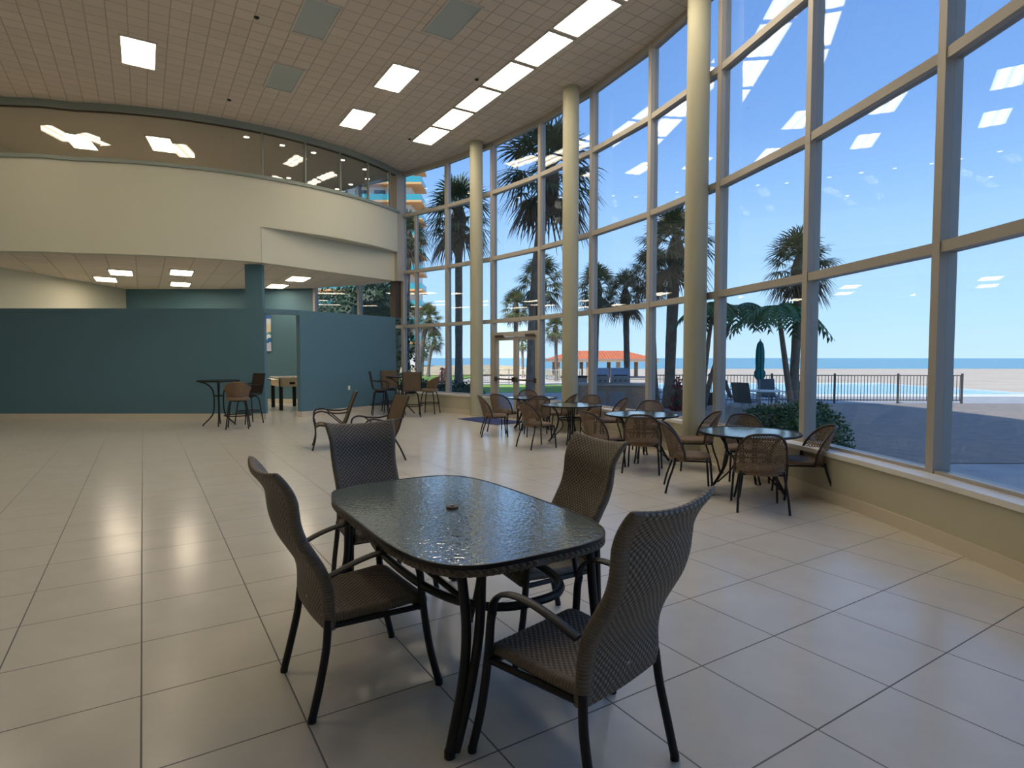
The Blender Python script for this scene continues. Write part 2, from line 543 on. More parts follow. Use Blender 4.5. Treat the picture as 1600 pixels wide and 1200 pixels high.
# the double glass door in bay 3
p, q = gp(3), gp(4)
dx, dy = q[0] - p[0], q[1] - p[1]; L = hypot(dx, dy); ux, uy = dx / L, dy / L
def along(s, off=0.0): return (p[0] + ux * s + uy * off, p[1] + uy * s - ux * off)
ZD = 2.16
fr = MB()
fr.wall(along(.05), along(L - .05), ZD, ZD + .12, .14)
fr.wall(along(.05), along(.12), 0, ZD, .12); fr.wall(along(L - .12), along(L - .05), 0, ZD, .12)
fr.wall(along(.05), along(L - .05), 0, .02, .2)
fro = struct(fr.build('door_1', M['alu']), 'frame of the double glass door with a transom light')
MB().wall(along(.06), along(L - .06), ZD + .12, ZS[1] - .04, .008).build('transom_pane', M['clear'], fro)
for n_, (s0, s1) in enumerate(((.12, L / 2 - .005), (L / 2 + .005, L - .12))):
    d = MB()
    d.wall(along(s0), along(s0 + .09), .02, ZD - .01, .05); d.wall(along(s1 - .09), along(s1), .02, ZD - .01, .05)
    d.wall(along(s0 + .09), along(s1 - .09), .02, .24, .05); d.wall(along(s0 + .09), along(s1 - .09), ZD - .1, ZD - .01, .05)
    do = struct(d.build('door_%d' % (n_ + 2), M['alu']), 'glass door leaf with a push bar, ' + ('hinged at the column side' if n_ == 0 else 'hinged away from the column'))
    MB().wall(along(s0 + .08), along(s1 - .08), .22, ZD - .09, .008).build('pane', M['clear'], do)
    b = MB()
    a0, a1 = along(s0 + .05, .08), along(s1 - .05, .08)
    b.tube([(*a0, 1.03), (*a1, 1.03)], .022, 8)
    for s in (s0 + .05, s1 - .05): b.wall(along(s - .03, .05), along(s + .03, .05), .97, 1.09, .08)
    b.build('push_bar', M['bronze'], do)
    c = MB()
    s = s0 + .06 if n_ == 0 else s1 - .4
    c.wall(along(s, .06), along(s + .34, .06), ZD - .02, ZD + .04, .07)
    c.build('door_closer', M['bronze'], do)

# three round columns just inside the glass
for lab, x, y in (('round cream column beside the glass double door', -.965, 16.03), ('round cream column behind the second bistro table from the door', 1.27, 12.85),
                  ('tallest looking round cream column, nearest the viewer, behind the bistro tables', 2.92, 9.38)):
    cb = MB().lathe([(.175, 0), (.175, ZC - .06), (.19, ZC - .06), (.19, ZC)], (x, y, 0), 40)
    struct(cb.build('column', M['column'], smooth=True), lab)

# ---- mezzanine and the games room under it
MC = (-10.603, 21.094); MR = 7.5655
def mz(a, off=0.0): return (MC[0] + (MR + off) * cos(R(a)), MC[1] + (MR + off) * sin(R(a)))
def mza(u):
    """angle on the mezzanine front seen at pixel column u"""
    k = (u - 800) / F
    best = min((abs(mz(a / 20)[0] / mz(a / 20)[1] - k), a / 20) for a in range(-1800, -280))
    return best[1]
AE = -20.6
front = [(-13.6, 13.1), (-10.6, 13.35)] + [mz(-85 + (AE + 85) * k / 26) for k in range(27)]
def thick(line, d):
    out = []
    for i, pnt in enumerate(line):
        a = line[max(i - 1, 0)]; b = line[min(i + 1, len(line) - 1)]
        l = hypot(b[0] - a[0], b[1] - a[1])
        out.append((pnt[0] - (b[1] - a[1]) / l * d, pnt[1] + (b[0] - a[0]) / l * d))
    return out
def ribbon(line, o0, o1, z0, z1): return MB().prism(thick(line, o0) + thick(line, o1)[::-1], z0, z1)
AS = mza(412)
front_l = [k for k in front if k[0] < mz(AS)[0] - .03] + [mz(AS)]
struct(ribbon(front, 0, .25, 4.9, 6.08).build('wall_mezzanine', M['cream'], smooth=True), 'curved cream parapet band of the mezzanine')
struct(ribbon(front_l, 0, .25, 4.0, 4.9).build('wall_mezzanine_lower', M['cream'], smooth=True), 'cream wall flush below the mezzanine band')
pa, pb = mz(AS), mz(AE)
pe = (pb[0] - .07, pb[1] + .07)
struct(MB().wall((pa[0], pa[1] + .02), pe, 4.0, 4.9, .2, 1).build('wall_mezzanine_recess', M['cream']), 'flat recessed wall under the curved band')
so_ = MB()
for k in range(24):
    t0_, t1_ = k / 24, (k + 1) / 24
    q4 = [mz(AS + (AE - AS) * t0_, -.005), mz(AS + (AE - AS) * t1_, -.005), (pa[0] + (pe[0] - pa[0]) * t1_, pa[1] + (pe[1] - pa[1]) * t1_ + .06), (pa[0] + (pe[0] - pa[0]) * t0_, pa[1] + (pe[1] - pa[1]) * t0_ + .06)]
    so_.prism(q4, 4.885, 4.91)
struct(so_.build('trim_10', M['cream']), 'soffit under the curved mezzanine band')
struct(ribbon(front, -.05, .2, 6.08, 6.16).build('trim_3', M['green_trim'], smooth=True), 'sill strip of the mezzanine windows')
struct(ribbon(front, -.02, .12, 7.24, ZC).build('trim_4', M['green_trim'], smooth=True), 'grey green head strip over the mezzanine windows')
struct(ribbon(front, .055, .11, 7.215, 7.24).build('trim_5', M['bronze'], smooth=True))
cuts = [-85, mza(415), mza(480.5), mza(534.5), mza(577), mza(611)]
cuts = [-100] + [mza(270), mza(345)][:0] + cuts[1:]
for n_ in range(5):
    a0, a1 = cuts[n_], cuts[n_ + 1]
    lo = mz(a1)
    f = MB().box((lo[0], lo[1] + .06, (6.16 + 7.22) / 2), (.032, .07, 1.06), R(a1 + 90))
    nwin += 1
    wo = struct(f.build('window_%d' % nwin, M['green_trim']), 'slim framed mezzanine window')
    ln = [mz(a0 + (a1 - a0) * k / 8) for k in range(9)]
    if n_ == 0: ln = front[:2] + [mz(-85 + (a1 + 85) * k / 8) for k in range(9)]
    ribbon(ln, .08, .088, 6.15, 7.22).build('pane', M['mezz_glass'], wo)
# end pier by the window wall: pale above, bronze below
m1 = gp(1)
struct(MB().box((m1[0] - .17, m1[1] - .14, (4.0 + ZC) / 2), (.26, .26, ZC - 4.0), R(-35)).build('trim_6', M['alu']), 'pale pier where mezzanine meets window wall')
struct(MB().box((m1[0] - .25, m1[1] - .06, (2.87 + 4.0) / 2), (.24, .24, 1.13), R(-35)).build('trim_7', M['bronze']), 'dark pier under the mezzanine corner')

gl_ = [gp(i / 2, -.1) for i in range(I0 * 2, 3)]
slab = thick(front_l, .1)[:-1] + [(pa[0], pa[1] + .12), (pe[0], pe[1] + .1)] + gl_[::-1] + [(XL, 20.9)]
struct(MB().prism(slab, 4.01, 4.12).build('ceiling_games_room', M['ceil_low']), 'low tiled ceiling under the mezzanine')
struct(MB().prism(thick(front, .12) + gl_[::-1] + [(XL, 20.9)], 7.26, 7.36).build('ceiling_mezzanine', M['mezz_ceil']))
g0 = gp(I0)
struct(MB().wall((XL, 20.75), (g0[0], g0[1] + .05), 0, ZC, .15, 1).build('wall_far', M['teal']), 'teal back wall of the games room')
struct(MB().wall((XL, 20.74), (g0[0], g0[1] + .04), 0, .15, .03, -1).build('baseboard_far', M['base']))
struct(MB().wall((XL, 19.9), (-7.6, 19.85), 4.12, 7.26, .12, 1).build('wall_mezzanine_back', M['cream']))
# teal partitions
pl = [(-13.4, 15.15), (-6.42, 15.2)]
pr_ = [(-5.68, 15.72), (-3.66, 18.5)]
struct(MB().wall(*pl, 0, 2.87, .16, 1).build('wall_partition_left', M['teal']), 'low teal partition beside the bar stools')
struct(MB().wall(*pr_, 0, 2.87, .16, 1).build('wall_partition_right', M['teal']), 'wide teal partition with a wall outlet')
struct(MB().prism([(-6.42, 15.2), (-5.68, 15.72), (-5.78, 15.85), (-6.42, 15.36)], 2.74, 2.87).build('trim_8', M['teal']), 'teal lintel over the games room opening')
struct(MB().wall((-13.4, 15.14), (-6.40, 15.19), 0, .15, .02, -1).wall((-6.41, 15.18), (-6.41, 15.37), 0, .15, .02, -1).build('baseboard_left', M['base']))
struct(MB().wall((-5.68, 15.705), (-3.66, 18.485), 0, .15, .02, -1).wall((-5.70, 15.70), (-5.83, 15.80), 0, .15, .02, -1).build('baseboard_right', M['base']))
struct(MB().box((-6.67, 15.28, (2.87 + 4.0) / 2), (.44, .14, 1.13)).build('trim_9', M['teal']), 'teal post between partition and mezzanine')
# downlights behind the mezzanine glass
DL = [(385, 214), (441, 227), (490, 238.5), (535, 250), (570, 264.5), (451, 278), (574, 279.5), (548, 288), (527, 295.5)]
DN = ['first downlight behind the mezzanine glass from the far left pane', 'downlight in the second mezzanine pane, near its top', 'warm downlight in the third mezzanine pane, near its top',
      'downlight straddling the third mezzanine mullion', 'downlight high in the fourth mezzanine pane', 'small downlight low in the second mezzanine pane',
      'lower downlight by the fourth mezzanine mullion', 'downlight over the middle of the fourth mezzanine pane', 'lowest downlight near the third mezzanine mullion']
d0 = None
for (u, v), lb in zip(DL, DN):
    Y = (7.255 - EYE) / math.tan(math.atan((600 - v) / F) - PITCH)
    x = at(u, Y, 7.255)[0]
    if d0 is None:
        d0 = thing('downlight', lb, 'light', (x, Y, 7.26))
        MB().lathe([(.085, 0), (.085, -.012), (.065, -.012), (.06, 0)], (0, 0, 0), 20).build('trim_ring', M['white'], d0)
        MB().lathe([(.062, -.008), (.03, -.012), (0, -.013)][::-1], (0, 0, 0), 20).build('lens', M['down'], d0)
        o = d0
    else:
        o = copy_tree(d0); o['label'] = lb; o.location = (x, Y, 7.26)
    o['group'] = 'downlights behind the mezzanine glass'

# ------------------------------------------------------------------ ceiling lights
def ceiling_light(lit=True):
    t = thing('ceiling_light', '', 'ceiling light')
    f = MB()
    for sgn in (-1, 1):
        f.box((sgn * .285, 0, -.008), (.03, 1.2, .03)); f.box((0, sgn * .585, -.008), (.60, .03, .03))
    f.build('frame', M['lampf'], t)
    MB().box((0, 0, .001), (.54, 1.14, .02)).build('diffuser', M['lamp'] if lit else M['unlit'], t)
    return t
lit0, off0 = ceiling_light(True), ceiling_light(False)
used = {True: False, False: False}
def put_light(x, y, z, lab, lit, group, rz=A1):
    src = lit0 if lit else off0
    o = src if not used[lit] else copy_tree(src)
    used[lit] = True
    o.location = (x, y, z); o.rotation_euler = (0, 0, rz)
    tag(o, lab, 'ceiling light', group)
    return o
ORD = ['first', 'second', 'third', 'fourth', 'fifth', 'sixth', 'seventh', 'eighth']
for k in range(8):
    s = 1.268 * k
    put_light(-2.121 - D1[0] * s + .0, 15.558 - D1[1] * s, ZC, ORD[k] + ' lit panel, counted from the far end of the long row', True, 'lit panels of the long row')
for x, y, lit, lab in ((-3.76, 14.49, True, 'single lit panel closest to the mezzanine windows'), (-2.40, 12.41, True, 'single lit panel between mezzanine and the long row'),
                       (-1.03, 10.29, False, 'unlit grey panel close beside the long lit row'), (-4.735, 12.41, False, 'smaller looking unlit grey panel closer to the mezzanine'),
                       (-3.364, 10.29, False, 'unlit grey panel at the top, left of the other one')):
    put_light(x, y, ZC, lab, lit, 'single ceiling panels')
for x, y, lb in ((.34, 8.17, 'lit ceiling panel over the third bistro table'), (1.7, 6.05, 'lit ceiling panel over the bistro table nearest the viewer'), (-2.0, 8.17, 'lit ceiling panel over the brown sling armchairs'), (-5.7, 9.0, 'lit ceiling panel left of the unlit grey panels'), (-8.6, 9.0, 'lit ceiling panel over the far left floor'), (-7.1, 11.4, 'lit ceiling panel above the mezzanine side, left of all unlit panels'), (-10.4, 11.2, 'lit ceiling panel at the far left before the mezzanine'), (-11.0, 6.5, 'lit ceiling panel near the far left side wall'), (-3.0, 4.0, 'lit ceiling panel over the near left floor'), (-6.6, 4.0, 'lit ceiling panel over the near far left floor')):
    put_light(x, y, ZC, lb, True, 'panels over the near part of the hall')  # panels at the left and over the near floor are added to brighten the hall
for x, y, lab in ((-6.5, 17.9, 'lit panel under the mezzanine nearest the opening'), (-7.85, 19.7, 'lit panel under the mezzanine farther from the opening'), (-9.3, 16.6, 'lit panel under the mezzanine hidden by the left teal partition side'), (-11.0, 16.6, 'lit panel under the mezzanine deep on the left side'), (-10.8, 19.2, 'lit panel under the mezzanine near the teal back wall'), (-12.4, 18.0, 'lit panel under the mezzanine farthest to the left wall')):
    put_light(x, y, 4.0, lab, True, 'lit panels under the mezzanine', 0.55)  # the panels deeper left are unseen, added to brighten the games room
for x, y, lb in ((-9.3, 15.8, 'lit mezzanine ceiling panel behind the far left glass, close to the parapet'), (-11.3, 15.6, 'lit mezzanine ceiling panel at the left wall'), (-10.5, 17.8, 'lit mezzanine ceiling panel deep behind the parapet')):
    put_light(x, y, 7.26, lb, True, 'lit panels in the mezzanine ceiling', 0.4)  # added panels, here only to brighten the mezzanine room
for u, v, lab in ((401, 27, 'black sprinkler head by the large unlit panel'), (358, 156, 'black sprinkler head over the mezzanine windows'), (640, 217, 'black sprinkler head at the far end of the long lit row'), (745, 124, 'black sprinkler head beside the fourth row panel')):
    Y = (ZC - EYE) / math.tan(math.atan((600 - v) / F) - PITCH)
    x = at(u, Y, ZC)[0]
    s = MB().lathe([(.045, 0), (.045, -.008), (.018, -.010), (.018, -.018), (.03, -.02), (.03, -.023)], (0, 0, 0), 14)
    o = s.build('sprinkler_head', M['black']); o.location = (x, Y, ZC)
    tag(o, lab, 'sprinkler', 'sprinkler heads in the high ceiling')

# outlet, picture, mat
k = (545 - 800) / F
tt = [i / 400 for i in range(401)]
b_ = min(tt, key=lambda a: abs((pr_[0][0] + (pr_[1][0] - pr_[0][0]) * a) / (pr_[0][1] + (pr_[1][1] - pr_[0][1]) * a) - k))
ox, oy = pr_[0][0] + (pr_[1][0] - pr_[0][0]) * b_, pr_[0][1] + (pr_[1][1] - pr_[0][1]) * b_
wa = atan2(pr_[1][1] - pr_[0][1], pr_[1][0] - pr_[0][0])
t = thing('wall_outlet', 'ivory double outlet low on the wide teal partition', 'outlet', (ox + sin(wa) * .004, oy - cos(wa) * .004, zat(606, oy)), wa)
MB().box((0, 0, 0), (.075, .008, .12)).build('cover_plate', M['plate'], t)
for z in (-.028, .028): MB().box((0, -.005, z), (.034, .006, .03)).build('socket', M['white'], t)

pm = mat('beach_picture', (.5, .5, .5), .6)
tn = pm.node_tree
co = tn.nodes.new('ShaderNodeTexCoord'); s_ = tn.nodes.new('ShaderNodeSeparateXYZ'); tn.links.new(co.outputs['Object'], s_.inputs[0])
nz = tn.nodes.new('ShaderNodeTexNoise'); nz.inputs['Scale'].default_value = 7; tn.links.new(co.outputs['Object'], nz.inputs['Vector'])
vv = math_node(tn, 'ADD', math_node(tn, 'MULTIPLY', s_.outputs['Z'], .8), math_node(tn, 'MULTIPLY', nz.outputs['Fac'], .3))
rm = tn.nodes.new('ShaderNodeValToRGB'); rm.color_ramp.interpolation = 'CONSTANT'
tn.links.new(math_node(tn, 'ADD', vv, .35), rm.inputs[0])
el = rm.color_ramp.elements
el[0].position = 0; el[0].color = (.55, .6, .8, 1); el[1].position = .92; el[1].color = (.04, .13, .5, 1)
for pp, cc in ((.22, (.02, .15, .42)), (.34, (.75, .85, .9)), (.45, (.05, .3, .38)), (.54, (.7, .62, .48)), (.78, (.6, .68, .75))):
    q_ = el.new(pp); q_.color = (*cc, 1)
tn.links.new(rm.outputs[0], tn.nodes['Principled BSDF'].inputs['Base Color'])
t = thing('beach_picture', 'tall unframed beach picture on the games room back wall', 'picture', (-8.85, 20.62, 2.45), R(-1.2))
MB().box((0, 0, 0), (.78, .035, 1.24)).build('canvas', pm, t)

md = (.59, -.807); mn = (.807, .59)
mp_ = [(-1.42, 15.28), (-1.42 + md[0] * 1.75, 15.28 + md[1] * 1.75)]
mp_ += [(mp_[1][0] + mn[0] * .95, mp_[1][1] + mn[1] * .95), (mp_[0][0] + mn[0] * .95 - .0, mp_[0][1] + mn[1] * .95)]
mp_[3] = (mp_[3][0] - .0, mp_[3][1] - .0)
tag(MB().prism([mp_[0], mp_[1], mp_[2], (-.79, 15.72)], .001, .012).build('entry_mat', M['mat']), 'navy blue entry mat inside the double glass door', 'mat')

# ------------------------------------------------------------------ dining set in front
def weave(x, y, pu=.026, pv=.0135, amp=.0032, edge=0.0):
    """height of an over-under weave at surface coordinates x (across) and y (along), numpy arrays"""
    row = np.floor(y / pv)
    fr_ = y / pv - row
    rp_ = np.sqrt(np.clip(1 - (2 * fr_ - 1) ** 2, 0, 1))
    o_ = .5 + .5 * np.cos(pi * x / pu + pi * row)
    o_ = o_ * (1 - edge) + .5 * edge
    return amp * (rp_ * (.12 + .88 * o_ ** .7)), np.clip(o_ * 1.6 - .25, 0, 1) * rp_ ** .5

def woven(profile, half, thick_, name, parent, m, sag=None, slim=0.0, dv=.0036, du=.0035, pu=.0135, pv=.0145):
    """closed woven pad: the cross-section (a flat rounded band) swept along a profile in the y-z plane.
    half(l) is the half width; sag(l, a) moves points along the profile's normal"""
    pts = np.array([tuple(k) for k in cr([(0, a, b) for a, b in profile], 12)])[:, 1:]
    seg = np.r_[0, np.cumsum(np.hypot(*np.diff(pts, axis=0).T))]
    L_ = seg[-1]
    n = int(L_ / dv)
    ls = np.linspace(0, L_, n)
    Y = np.interp(ls, seg, pts[:, 0]); Z = np.interp(ls, seg, pts[:, 1])
    ty = np.gradient(Y, ls); tz = np.gradient(Z, ls)
    l_ = np.hypot(ty, tz); ty /= l_; tz /= l_
    ny, nz_ = -tz, ty                            # normal
    r = thick_ / 2
    hw = np.array([half(a / L_) for a in ls])
    wm = hw.mean()
    # unit perimeter: flat, half circle, flat, half circle
    per = []
    nf = int(2 * (wm - r) / du); nc = 9
    for k in range(nf): per.append((-1 + 2 * k / nf, 0, 1, 0))
    for k in range(nc): a = pi / 2 - pi * k / nc; per.append((1, cos(a), sin(a), 0))
    for k in range(nf): per.append((1 - 2 * k / nf, 0, -1, 0))
    for k in range(nc): a = -pi / 2 - pi * k / nc; per.append((-1, cos(a), sin(a), 0))
    per = np.array(per)
    X = per[None, :, 0] * (hw[:, None] - r) + per[None, :, 1] * r
    H = np.repeat(per[None, :, 2] * r, n, 0)
    arc = np.r_[0, np.cumsum(np.hypot(np.diff(X[n // 2]), np.diff(H[n // 2])))]
    npu = max(2, int(round((arc[-1] + du) / (2 * pu))))
    wv, tone = weave(arc[None, :] * (npu * 2 * pu / (arc[-1] + du)), ls[:, None], pu, pv, edge=(np.abs(per[:, 0]) > .93).astype(float)[None, :])
    nx_, nh = per[:, 1].copy(), per[:, 2].copy()
    nh[np.abs(per[:, 1]) + np.abs(per[:, 2]) < .5] = 0
    endk = np.sqrt(np.clip(1 - (np.clip(ls - (L_ - r), 0, r) / r) ** 2, .0004, 1))[:, None]
    H = H * endk * (1 - slim * np.clip((ls / L_ - .5) * 2, 0, 1))[:, None]
    X = X + wv * nx_[None, :]; H = H + wv * nh[None, :]
    if sag is not None:
        H = H + np.array([[sag(a / L_, x_) for x_ in X[i] / hw[i]] for i, a in enumerate(ls)])
    V = np.stack([X, Y[:, None] + ny[:, None] * H, Z[:, None] + nz_[:, None] * H], -1).reshape(-1, 3)
    mcol = per.shape[0]
    ii, jj = np.meshgrid(np.arange(n - 1), np.arange(mcol), indexing='ij')
    j2 = (jj + 1) % mcol
    Fq = np.stack([ii * mcol + jj, (ii + 1) * mcol + jj, (ii + 1) * mcol + j2, ii * mcol + j2], -1).reshape(-1, 4)
    faces = Fq.tolist() + [list(range(mcol)), list(range((n - 1) * mcol, n * mcol))[::-1]]
    me = bpy.data.meshes.new(name)
    me.from_pydata(V.tolist(), [], faces)
    me.polygons.foreach_set('use_smooth', [True] * len(faces))
    me.materials.append(m)
    at_ = me.attributes.new('strand', 'FLOAT', 'POINT')
    at_.data.foreach_set('value', tone.reshape(-1).astype(np.float32))
    me.update()
    o = bpy.data.objects.new(name, me); col.objects.link(o); o.parent = parent
    return o

def highback_chair():
    t = thing('dining_chair', '', 'chair')
    prof = [(.100, .385), (.092, .44), (.092, .52), (.082, .59), (.056, .66), (.015, .735), (-.02, .80), (-.042, .87), (-.05, .93), (-.056, .98), (-.076, 1.03), (-.108, 1.08), (-.142, 1.12)]
    woven(prof, lambda s: .250 - .012 * sin(pi * min(1, s * 1.3)) + .02 * max(0, s - .8) / .2, .05, 'backrest', t, M['wicker'],
          sag=lambda s, a: (.012 + .028 * s) * (1 - min(1, abs(a)) ** 2), slim=.4)
    seat = [(.105, .432), (.16, .430), (.28, .428), (.40, .432), (.49, .436), (.535, .425), (.552, .398)]
    woven(seat, lambda s: .243 + .012 * s, .045, 'seat', t, M['wicker'], sag=lambda s, a: -.010 * (1 - a * a) * sin(pi * min(1, s)))
    for sg in (-1, 1):
        # front leg runs up and over into the arm
        b = MB()
        leg = cr([(sg * .295, .60, .012), (sg * .283, .556, .2), (sg * .272, .527, .42), (sg * .270, .516, .55), (sg * .270, .505, .60)], 6)
        b.tube(leg, .018, 10)
        lo = b.build('leg', M['black'], t, True)
        MB().tube([(sg * .295, .60, 0), (sg * .295, .60, .022)], .0185, 10).build('foot_cap', M['black'], lo)
        arm = cr([(sg * .270, .509, .58), (sg * .271, .497, .64), (sg * .272, .455, .683), (sg * .272, .385, .702), (sg * .270, .29, .699), (sg * .266, .19, .676), (sg * .258, .085, .637)], 6)
        MB().tube(arm, .024, 10, flat=.42, up=(0, .3, 1)).build('arm', M['black'], t, True)
        rear = cr([(sg * .252, .0, .012), (sg * .25, .035, .15), (sg * .242, .068, .30), (sg * .232, .082, .43)], 6)
        ro = MB().tube(rear, .018, 10).build('leg', M['black'], t, True)
        MB().tube([(sg * .252, .0, 0), (sg * .252, .001, .022)], .0185, 10).build('foot_cap', M['black'], ro)
        MB().tube([(sg * .268, .527, .40), (sg * .235, .09, .40)], .014, 8).build('seat_rail', M['black'], t)
    f = MB().tube([(-.268, .52, .395), (.268, .52, .395)], .016, 8)
    f.build('front_rail', M['black'], t)
    MB().lathe([(.012, 0), (.012, .004), (.006, .006)], (0, 0, 0), 12).build('rear_button', M['grey'], t)
    bt = [k for k in bpy.data.objects if k.parent == t and k.name.startswith('rear_button')][0]
    bt.location = (0, .056, .47); bt.rotation_euler = (pi / 2, 0, 0)
    return t
ch0 = highback_chair()
for n_, (x, y, f, lab) in enumerate((
        (-1.02, 2.71, (.825, .565), 'tall woven armchair on the left long side of the glass dining table, seen from behind'),
        (.469, 2.09, (-.70, .715), 'nearest tall woven armchair, back to the viewer, at the near end of the dining table'),
        (.415, 3.505, (-.886, -.463), 'tall woven armchair across the dining table, dark front, before the bistro chairs'),
        (-1.09, 4.34, (.53, -.85), 'tall woven armchair facing the viewer at the far end of the dining table'))):
    c = ch0 if n_ == 0 else copy_tree(ch0)
    c.location = (x, y, 0); c.rotation_euler = (0, 0, face(f))
    tag(c, lab, 'chair', 'tall woven armchairs around the dining table')

def superellipse(a, b, n, m=96):
    out = []
    for k in range(m):
        t_ = 2 * pi * k / m
        c_, s__ = cos(t_), sin(t_)
        out.append((a * math.copysign(abs(c_) ** (2 / n), c_), b * math.copysign(abs(s__) ** (2 / n), s__)))
    return out
TA, TB_, TN = .893, .53, 4.1
ZT = .768                                  # table height
tb = thing('dining_table', 'rectangular dining table with pebbled glass top, woven edge and black metal base', 'table', (-.331, 3.215, 0), atan2(D1[1], D1[0]))
MB().prism(superellipse(TA - .007, TB_ - .007, TN), ZT - .012, ZT - .002).build('glass_top', M['top'], tb)
out, inn = superellipse(TA, TB_, TN), superellipse(TA - .008, TB_ - .008, TN)
def ring_mesh(o_, i_, z0, z1):
    b = MB(); n = len(o_)
    vs = [(x, y, z0) for x, y in o_] + [(x, y, z1) for x, y in o_] + [(x, y, z1) for x, y in i_] + [(x, y, z0) for x, y in i_]
    fs = []
    for k in range(n):
        l = (k + 1) % n
        for a in range(4):
            c_ = (a + 1) % 4
            fs.append((a * n + k, a * n + l, c_ * n + l, c_ * n + k))
    return b.add(vs, fs)
ring_mesh(out, inn, ZT - .018, ZT).build('rim', M['black'], tb, True)
# braided skirt: plaited lumps along the edge under the rim
sk = MB()
NS = 1800
so = superellipse(TA - .004, TB_ - .004, TN, NS)
per_ = 0; rows = [[] for _ in range(9)]
for k, (x, y) in enumerate(so):
    x2, y2 = so[(k + 1) % NS]
    l = hypot(x, y)
    for j in range(9):
        ph = per_ / .032 * 2 * pi
        bulge = .011 * (.5 + .5 * cos(ph + abs(j - 4) * .85)) * (1 if j not in (0, 8) else .3)
        rows[j].append((x + x / l * (bulge - .006), y + y / l * (bulge - .006), ZT - .018 - .0043 * j))
    per_ += hypot(x2 - x, y2 - y)
rows.append([(x * .96, y * .94, ZT - .0524) for x, y in so]); rows.append([(x * .96, y * .94, ZT - .018) for x, y in so])
sk.grid(rows[::-1], True)
sk.build('woven_edge', M['braid'], tb, True)
MB().lathe([(.034, ZT - .002), (.034, ZT + .006), (.03, ZT + .010), (.012, ZT + .010), (.01, ZT + .004)], (0, 0, 0), 28).build('umbrella_hole_ring', M['bronze'], tb)
for sxx in (-1, 1):
    for syy in (-1, 1):
        for pole in (((.80, .355, .715), (.82, .345, .5), (.815, .36, .28), (.835, .43, .02)), ((.84, .285, .715), (.848, .30, .5), (.843, .335, .28), (.84, .405, .02))):
            lg = MB().tube(cr([(sxx * a, syy * b_, c_) for a, b_, c_ in pole], 7), .021, 10).build('leg', M['black'], tb, True)
            if pole[0][0] == .80: MB().tube([(sxx * .836, syy * .43, 0), (sxx * .836, syy * .43, .03)], .023, 10).build('foot_cap', M['black'], lg)
lp = [(x, y, .50 + .03 * (abs(x) / .8) ** 2) for x, y in superellipse(.815, .325, 2.8, 64)]
MB().tube(lp, .020, 8, closed=True).build('stretcher', M['black'], tb, True)
u_ = MB().tube([(-.84, 0, ZT - .035), (.84, 0, ZT - .035)], .014, 8)
for x in (-.3, .3): u_.tube([(x, -.48, ZT - .035), (x, .48, ZT - .035)], .014, 8)
for sxx in (-1, 1):
    for syy in (-1, 1): u_.tube([(sxx * .45, syy * .46, ZT - .04), (sxx * .74, syy * .29, .56)], .013, 8)
u_.build('under_frame', M['black'], tb)

# ------------------------------------------------------------------ bistro chairs and tables by the window
def bshell(a, k):
    """point of the chair's wrapped back: a across -1..1, k up 0..1 of the height"""
    z = .392 + .432 * k
    x = a * (.248 + .055 * k)
    y = -.248 - .12 * max(k, 0) ** 1.3 + (.17 + .07 * k) * abs(a) ** 2.2
    return Vector((x, y, z))
def btop(a): return max(0.0, 1 - abs(a) ** 3.4) ** .62

def shell_lattice(shell, top, pitch, wdt, W, H):
    """two families of flat canes on the wrapped shell, clipped to its arch"""
    b = MB()
    for sg in (1, -1):
        c = -W - H
        while c < W + H:
            run = []
            n = 26
            for i in range(n + 1):
                k = i / n
                a = (c + sg * k * H) / W
                if abs(a) < 1 and k <= top(a): run.append((a, k))
                else:
                    if len(run) > 1: break
                    run = []
            if len(run) > 1:
                pts = [shell(a, k) for a, k in run]
                off = .0022 * sg
                nrm = [((shell(a + .01, k) - shell(a - .01, k)).cross(shell(a, k + .01) - shell(a, k - .01))).normalized() for a, k in run]
                vs = []; fs = []
                for i, (p_, n_) in enumerate(zip(pts, nrm)):
                    t_ = (pts[min(i + 1, len(pts) - 1)] - pts[max(i - 1, 0)]).normalized()
                    s2 = t_.cross(n_) * wdt / 2
                    vs += [p_ + n_ * off - s2 + n_ * .0018, p_ + n_ * off + s2 + n_ * .0018, p_ + n_ * off + s2 - n_ * .0018, p_ + n_ * off - s2 - n_ * .0018]
                for i in range(len(pts) - 1):
                    for q_ in range(4):
                        r_ = (q_ + 1) % 4
                        fs.append((i * 4 + q_, i * 4 + r_, i * 4 + 4 + r_, i * 4 + 4 + q_))
                b.add(vs, fs)
            c += pitch
    return b

def pad(a, b_, n, z0, z1, bev=.015, m=40):
    """rounded cushion-like seat"""
    rows = []
    for s, z in ((.86, z0), (.97, z0 + bev * .4), (1, (z0 + z1) / 2), (.975, z1 - bev * .5), (.9, z1), (.5, z1 + .004), (.02, z1 + .002)):
        rows.append([(x * s, y * s, z) for x, y in superellipse(a, b_, n, m)])
    q_ = MB().grid(rows, True)
    q_.add([(x * .86, y * .86, z0) for x, y in superellipse(a, b_, n, m)], [tuple(range(m))[::-1]])
    return q_

